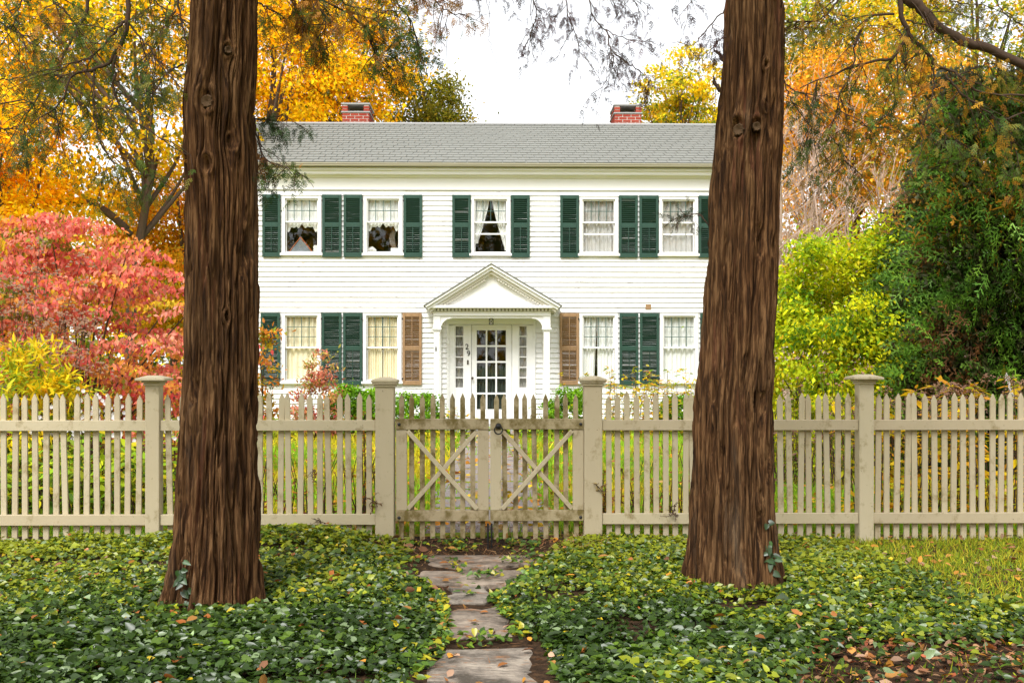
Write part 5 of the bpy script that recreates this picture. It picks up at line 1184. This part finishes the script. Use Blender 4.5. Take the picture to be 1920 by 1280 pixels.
def in_path(x, y):
    half = np.interp(y, [4.3,5.2,5.5,6.2,6.4,6.9,7.1,8.4], [.37,.28,.21,.18,.16,.34,.44,.60]); c = np.interp(y, [4.3,5.3,5.9,6.6,7.2,8.4], [-.06,-.02,-.10,-.17,-.16,-.05]); return (x-c)/half
def cover_height(x, y):
    h = (.022+.075*fbm(x*1.3+3, y*1.3+7, 3, 12))*np.where(x > 0, 1-.45*np.clip((y-7.2)/.7,0,1), 1)*np.where(x < -3.2, 1-.7*np.clip((y-7.5)/.5,0,1), 1)
    h = h + .085*np.exp(-((y-8.0)/.33)**2)*((x < -.95) & (x > -3.25))*np.clip(1.2+np.sin(x*3+.6),.2,1)
    for tx, ty, tr in ((topL[0],YL,.24),(topR[0],YR,.27)): h = h + .0*np.exp(-((np.hypot(x-tx,y-ty)-tr-.05)/.16)**2)
    return h*np.clip((np.abs(in_path(x,y))-1)*2.2, 0, 1)
n = 155000; yy = 4.0+4.32*r.random(n)**.9; xx = r.uniform(-1,1,n)*(.9+yy*.52)+.06
ip = np.abs(in_path(xx,yy)); dens = np.clip((ip-.93)*4, 0, 1)
grassy = np.clip((xx-2.52+.35*(fbm(xx*2+1,yy*2,2,33)-.5)+.12*(yy-7))*3.0, 0, 1)*(yy > 5.9)        # right: grass instead of groundcover
bare_ = np.clip((xx-1.1-(yy-4.7)*.6)*2.5,0,1)*np.clip((5.42-yy)*3,0,1)                                    # bare soil at the lower right
gap7 = .75*np.exp(-((yy-7.42)/.12)**2)*(np.abs(xx) > .9)*(xx < -.8)
pk = fbm(xx*2.2+1, yy*2.2+5, 3, 15); dens = dens*(1-grassy)*(1-.93*bare_)*(1-gap7)*np.clip((pk-.22)*5,.12,1)
inside = (np.hypot(xx-topL[0]+.015,yy-YL) < .215) | (np.hypot(xx-topR[0]+.05,yy-YR) < .265)
ok = (r.random(n) < dens) & ~inside; xx, yy = xx[ok], yy[ok]; n = len(xx); hh = cover_height(xx,yy)
lv = r.random(n)**.55; pos = np.stack([xx, yy, gz(xx,yy)+.012+hh*lv],1)
far = np.clip((yy-5.2)/2.6,0,1); pn = fbm(xx*1.1+20, yy*1.1+2, 3, 18)  # yellower towards the fence: leaf variety, with back-light painted into the colour
dk, md, yg, ye, sky_sheen = map(np.array, ((.027,.056,.006),(.075,.130,.010),(.24,.27,.012),(.62,.45,.015),(.19,.26,.12)))  # last, silvery tone: sky sheen painted as the colour of scattered leaves
q = r.random(n)+ .75*(far-.32)+1.0*(pn-.5)+.10*(xx > .6); C = np.where((q < .45)[:,None], dk, np.where((q < .85)[:,None], md, yg)); C = np.where((r.random(n) < .055)[:,None], sky_sheen, C); C = np.where((r.random(n) < .003+.010*far)[:,None], ye, C); C = np.where((r.random(n) < .006)[:,None], np.array((.40,.13,.03)), C)*r.lognormal(0,.22,(n,1))
a = r.uniform(0,2*math.pi,n); d = np.stack([np.cos(a), np.sin(a)-.25, r.normal(-.12,.30,n)],1); nrm = np.stack([r.normal(0,.65,n), r.normal(-.25,.65,n), np.ones(n)],1); ln = (.039*r.lognormal(0,.24,n)*(.8+.45*fbm(xx*1.7+31, yy*1.7+3, 2, 41))).clip(.02,.085)
wd = ln*r.uniform(.5,.8,n); nr = yy < 5.4; V, Fc, C = join([scatter(*HEART, pos[nr], d[nr], nrm[nr], ln[nr], wd[nr], C[nr]), scatter(*LEAF4, pos[~nr], d[~nr], nrm[~nr], ln[~nr], wd[~nr]*1.1, C[~nr])]); o = link('groundcover', fast_mesh('groundcover', V, Fc, M['ivy'], C)); o['kind'] = 'stuff'
# grass at the right and tufts at the front
n = 95000; yy = 4.2+4.25*r.random(n); xx = r.uniform(-2.8,5.2,n); gr = np.clip((xx-2.28+.12*(yy-7))*3.0,0,1)*(yy > 5.6); ft = (yy < 5.0)*np.clip((fbm(xx*1.6+2,yy*1.6+4,2,22)-.48)*6,0,.07)*(np.abs(in_path(xx,yy)) > 1.05); ok = r.random(n) < np.maximum(gr, ft); xx, yy = xx[ok], yy[ok]; n = len(xx)
pos = np.stack([xx,yy,gz(xx,yy)],1); C = np.array([(.26,.36,.015),(.40,.42,.018),(.54,.44,.03),(.16,.26,.015)])[r.integers(0,4,n)]*r.lognormal(0,.22,(n,1)); V, Fc, C = scatter(*BLADE, pos, r.normal(0,.6,(n,3))+(0,0,1), r.normal(0,1,(n,3))*(1,1,.1), r.uniform(.03,.075,n), .006, C); o = link('verge_grass', fast_mesh('verge_grass', V, Fc, M['grass'], C)); o['kind'] = 'stuff'
# fallen leaves, needles and twigs
n = 2400; yy = 4.2+4.3*r.random(n); xx = r.uniform(-1,1,n)*(.8+yy*.5); wt = np.where(np.clip((xx-1.2)*2,0,1)*(yy < 5.5) > .3, 1, np.where(np.abs(in_path(xx,yy)) < 1.25, .28, np.where((xx > 2)&(yy > 5.8), .6, .05))); ok = r.random(n) < wt; xx, yy = xx[ok], yy[ok]; n = len(xx)
lift = np.where(np.abs(in_path(xx,yy)) < 1, .025, np.where((xx > 2)|((xx > 1.3)&(yy < 5.4)), .03, cover_height(xx,yy)+.03)); pos = np.stack([xx,yy,gz(xx,yy)+lift],1)
C = np.array([(.34,.13,.035),(.42,.20,.05),(.22,.10,.05),(.50,.22,.03),(.36,.22,.14)])[r.integers(0,5,n)]*r.lognormal(0,.25,(n,1)); V, Fc, C = scatter(*LEAF6, pos, r.normal(0,1,(n,3))*(1,1,.25), r.normal(0,.4,(n,3))+(0,0,1), r.uniform(.035,.085,n), r.uniform(.03,.05,n), C); o = link('fallen_leaves', fast_mesh('fallen_leaves', V, Fc, M['litter'], C)); o['kind'] = 'stuff'
n = 600; yy = 4.35+1.15*r.random(n); xx = .9+(yy-4.5)*.5+1.9*r.random(n)**.8; ok = r.random(n) < np.clip((5.45-yy)*3,0,1); xx, yy = xx[ok], yy[ok]; n = len(xx); pos = np.stack([xx,yy,gz(xx,yy)+.012+.02*r.random(n)],1)
C = np.array([(.20,.085,.035),(.30,.13,.05),(.14,.065,.035),(.36,.20,.10),(.26,.07,.03)])[r.integers(0,5,n)]*r.lognormal(0,.25,(n,1)); V, Fc, C = scatter(*LEAF6, pos, r.normal(0,1,(n,3))*(1,1,.3), r.normal(0,.45,(n,3))+(0,0,1), r.uniform(.022,.055,n), r.uniform(.016,.034,n), C); o = link('soil_leaf_litter', fast_mesh('soil_leaf_litter', V, Fc, M['litter'], C)); o['kind'] = 'stuff'
n = 5200; yy = 4.2+4.9*r.random(n); xx = r.uniform(-1,1,n)*np.where(yy > 7.2, .95, 3.0); wt = np.where((yy > 7.7)&(np.abs(xx) < .9), 1, np.where(np.clip((xx-1.2)*2,0,1)*(yy < 5.5) > .3, .7, np.where(np.abs(in_path(xx,yy)) < 1.2, .25, .05))); ok = r.random(n) < wt; xx, yy = xx[ok], yy[ok]; n = len(xx); pos = np.stack([xx,yy,gz(xx,yy)+.008+.05*r.random(n)*((yy > 7.7)|(xx > 1.2))],1)
C = np.array([(.30,.13,.05),(.20,.09,.04),(.38,.22,.10)])[r.integers(0,3,n)]; V, Fc, C = scatter(*BLADE, pos, r.normal(0,1,(n,3))*(1,1,.35), r.normal(0,.3,(n,3))+(0,0,1), r.uniform(.03,.10,n), .006, C); o = link('dead_needles', fast_mesh('dead_needles', V, Fc, M['litter'], C)); o['kind'] = 'stuff'
# seedlings among the stones and under the gate
n = 0; pos = []
for (px, py, k, s_) in ((862,1030,60,.07),(845,1022,40,.07),(960,1026,40,.06),(1000,1030,30,.05),(780,1030,25,.05),(1035,1020,30,.06),(860,1075,14,.03),(900,1088,20,.04),(925,1080,20,.03),(880,1115,12,.04),(850,1062,12,.03),(790,1055,16,.04),(960,1060,22,.05),(990,1050,26,.06),(830,1155,10,.03),(905,1205,22,.05),(870,1210,14,.04),(940,1205,16,.04)):
    c = gnd(px, py); pos.append(np.stack([c[0]+r.normal(0,s_,k), c[1]+r.normal(0,s_,k), -.04+r.uniform(.0,.07,k)],1))
k = 2600; ey = 4.35+3.7*r.random(k); hw_ = np.interp(ey, [4.3,5.2,5.5,6.2,6.4,6.9,7.1,8.4], [.42,.28,.21,.18,.16,.34,.44,.60]); cc_ = np.interp(ey, [4.3,5.3,5.9,6.6,7.2,8.4], [-.06,-.02,-.10,-.17,-.16,-.05]); ex_ = cc_+np.where(r.random(k) < .5, -1, 1)*hw_*r.uniform(.80,1.35,k); okk = fbm(ex_*5+7, ey*5, 2, 51) > .42
pos.append(np.stack([ex_[okk], ey[okk], -.045+r.uniform(0,.05,okk.sum())],1))
pos = np.concatenate(pos); n = len(pos); C = np.array([(.09,.17,.02),(.14,.23,.02),(.42,.38,.02),(.05,.10,.02)])[r.integers(0,4,n)]*r.lognormal(0,.2,(n,1)); V, Fc, C = scatter(*HEART, pos, r.normal(0,1,(n,3))*(1,1,.4), r.normal(0,.4,(n,3))+(0,-.2,1), r.uniform(.025,.055,n), r.uniform(.022,.04,n), C); o = link('path_seedlings', fast_mesh('path_seedlings', V, Fc, M['ivy'], C)); o['kind'] = 'stuff'
# a few vine leaves climbing each trunk
def climber(tree_pts, Yc, label, seed):
    r = np.random.default_rng(seed); pts = smooth_path([P(a,b,Yc) for a,b in tree_pts], 14); t = thing('ivy_vine', tuple(pts[0]), label, 'vine'); m = MB(); m.tube(pts, .0028, 5); m.build('stem', M['stem'], t); i = r.integers(1,14,14); pos = pts[i]+r.normal(0,.012,(14,3))-(0,.012,0)
    V, Fc, C = scatter(*HEART, pos, np.stack([r.normal(0,.8,14), r.normal(-.2,.1,14), r.normal(-.4,.4,14)],1), np.tile((0,-1,.45),(14,1))+r.normal(0,.2,(14,3)), r.uniform(.035,.06,14), r.uniform(.028,.045,14), np.tile((.022,.060,.010),(14,1))*r.lognormal(0,.25,(14,1))); link('foliage', fast_mesh('foliage', V-origin(t), Fc, M['ivy'], C), t)
climber([(352,1130),(348,1100),(340,1078),(345,1050)], YL-.235, 'sprig of ivy on the left cedar near its base', 5); climber([(1455,1085),(1448,1060),(1440,1020),(1434,985)], YR-.215, 'ivy leaves climbing the right side of the right cedar base', 6)
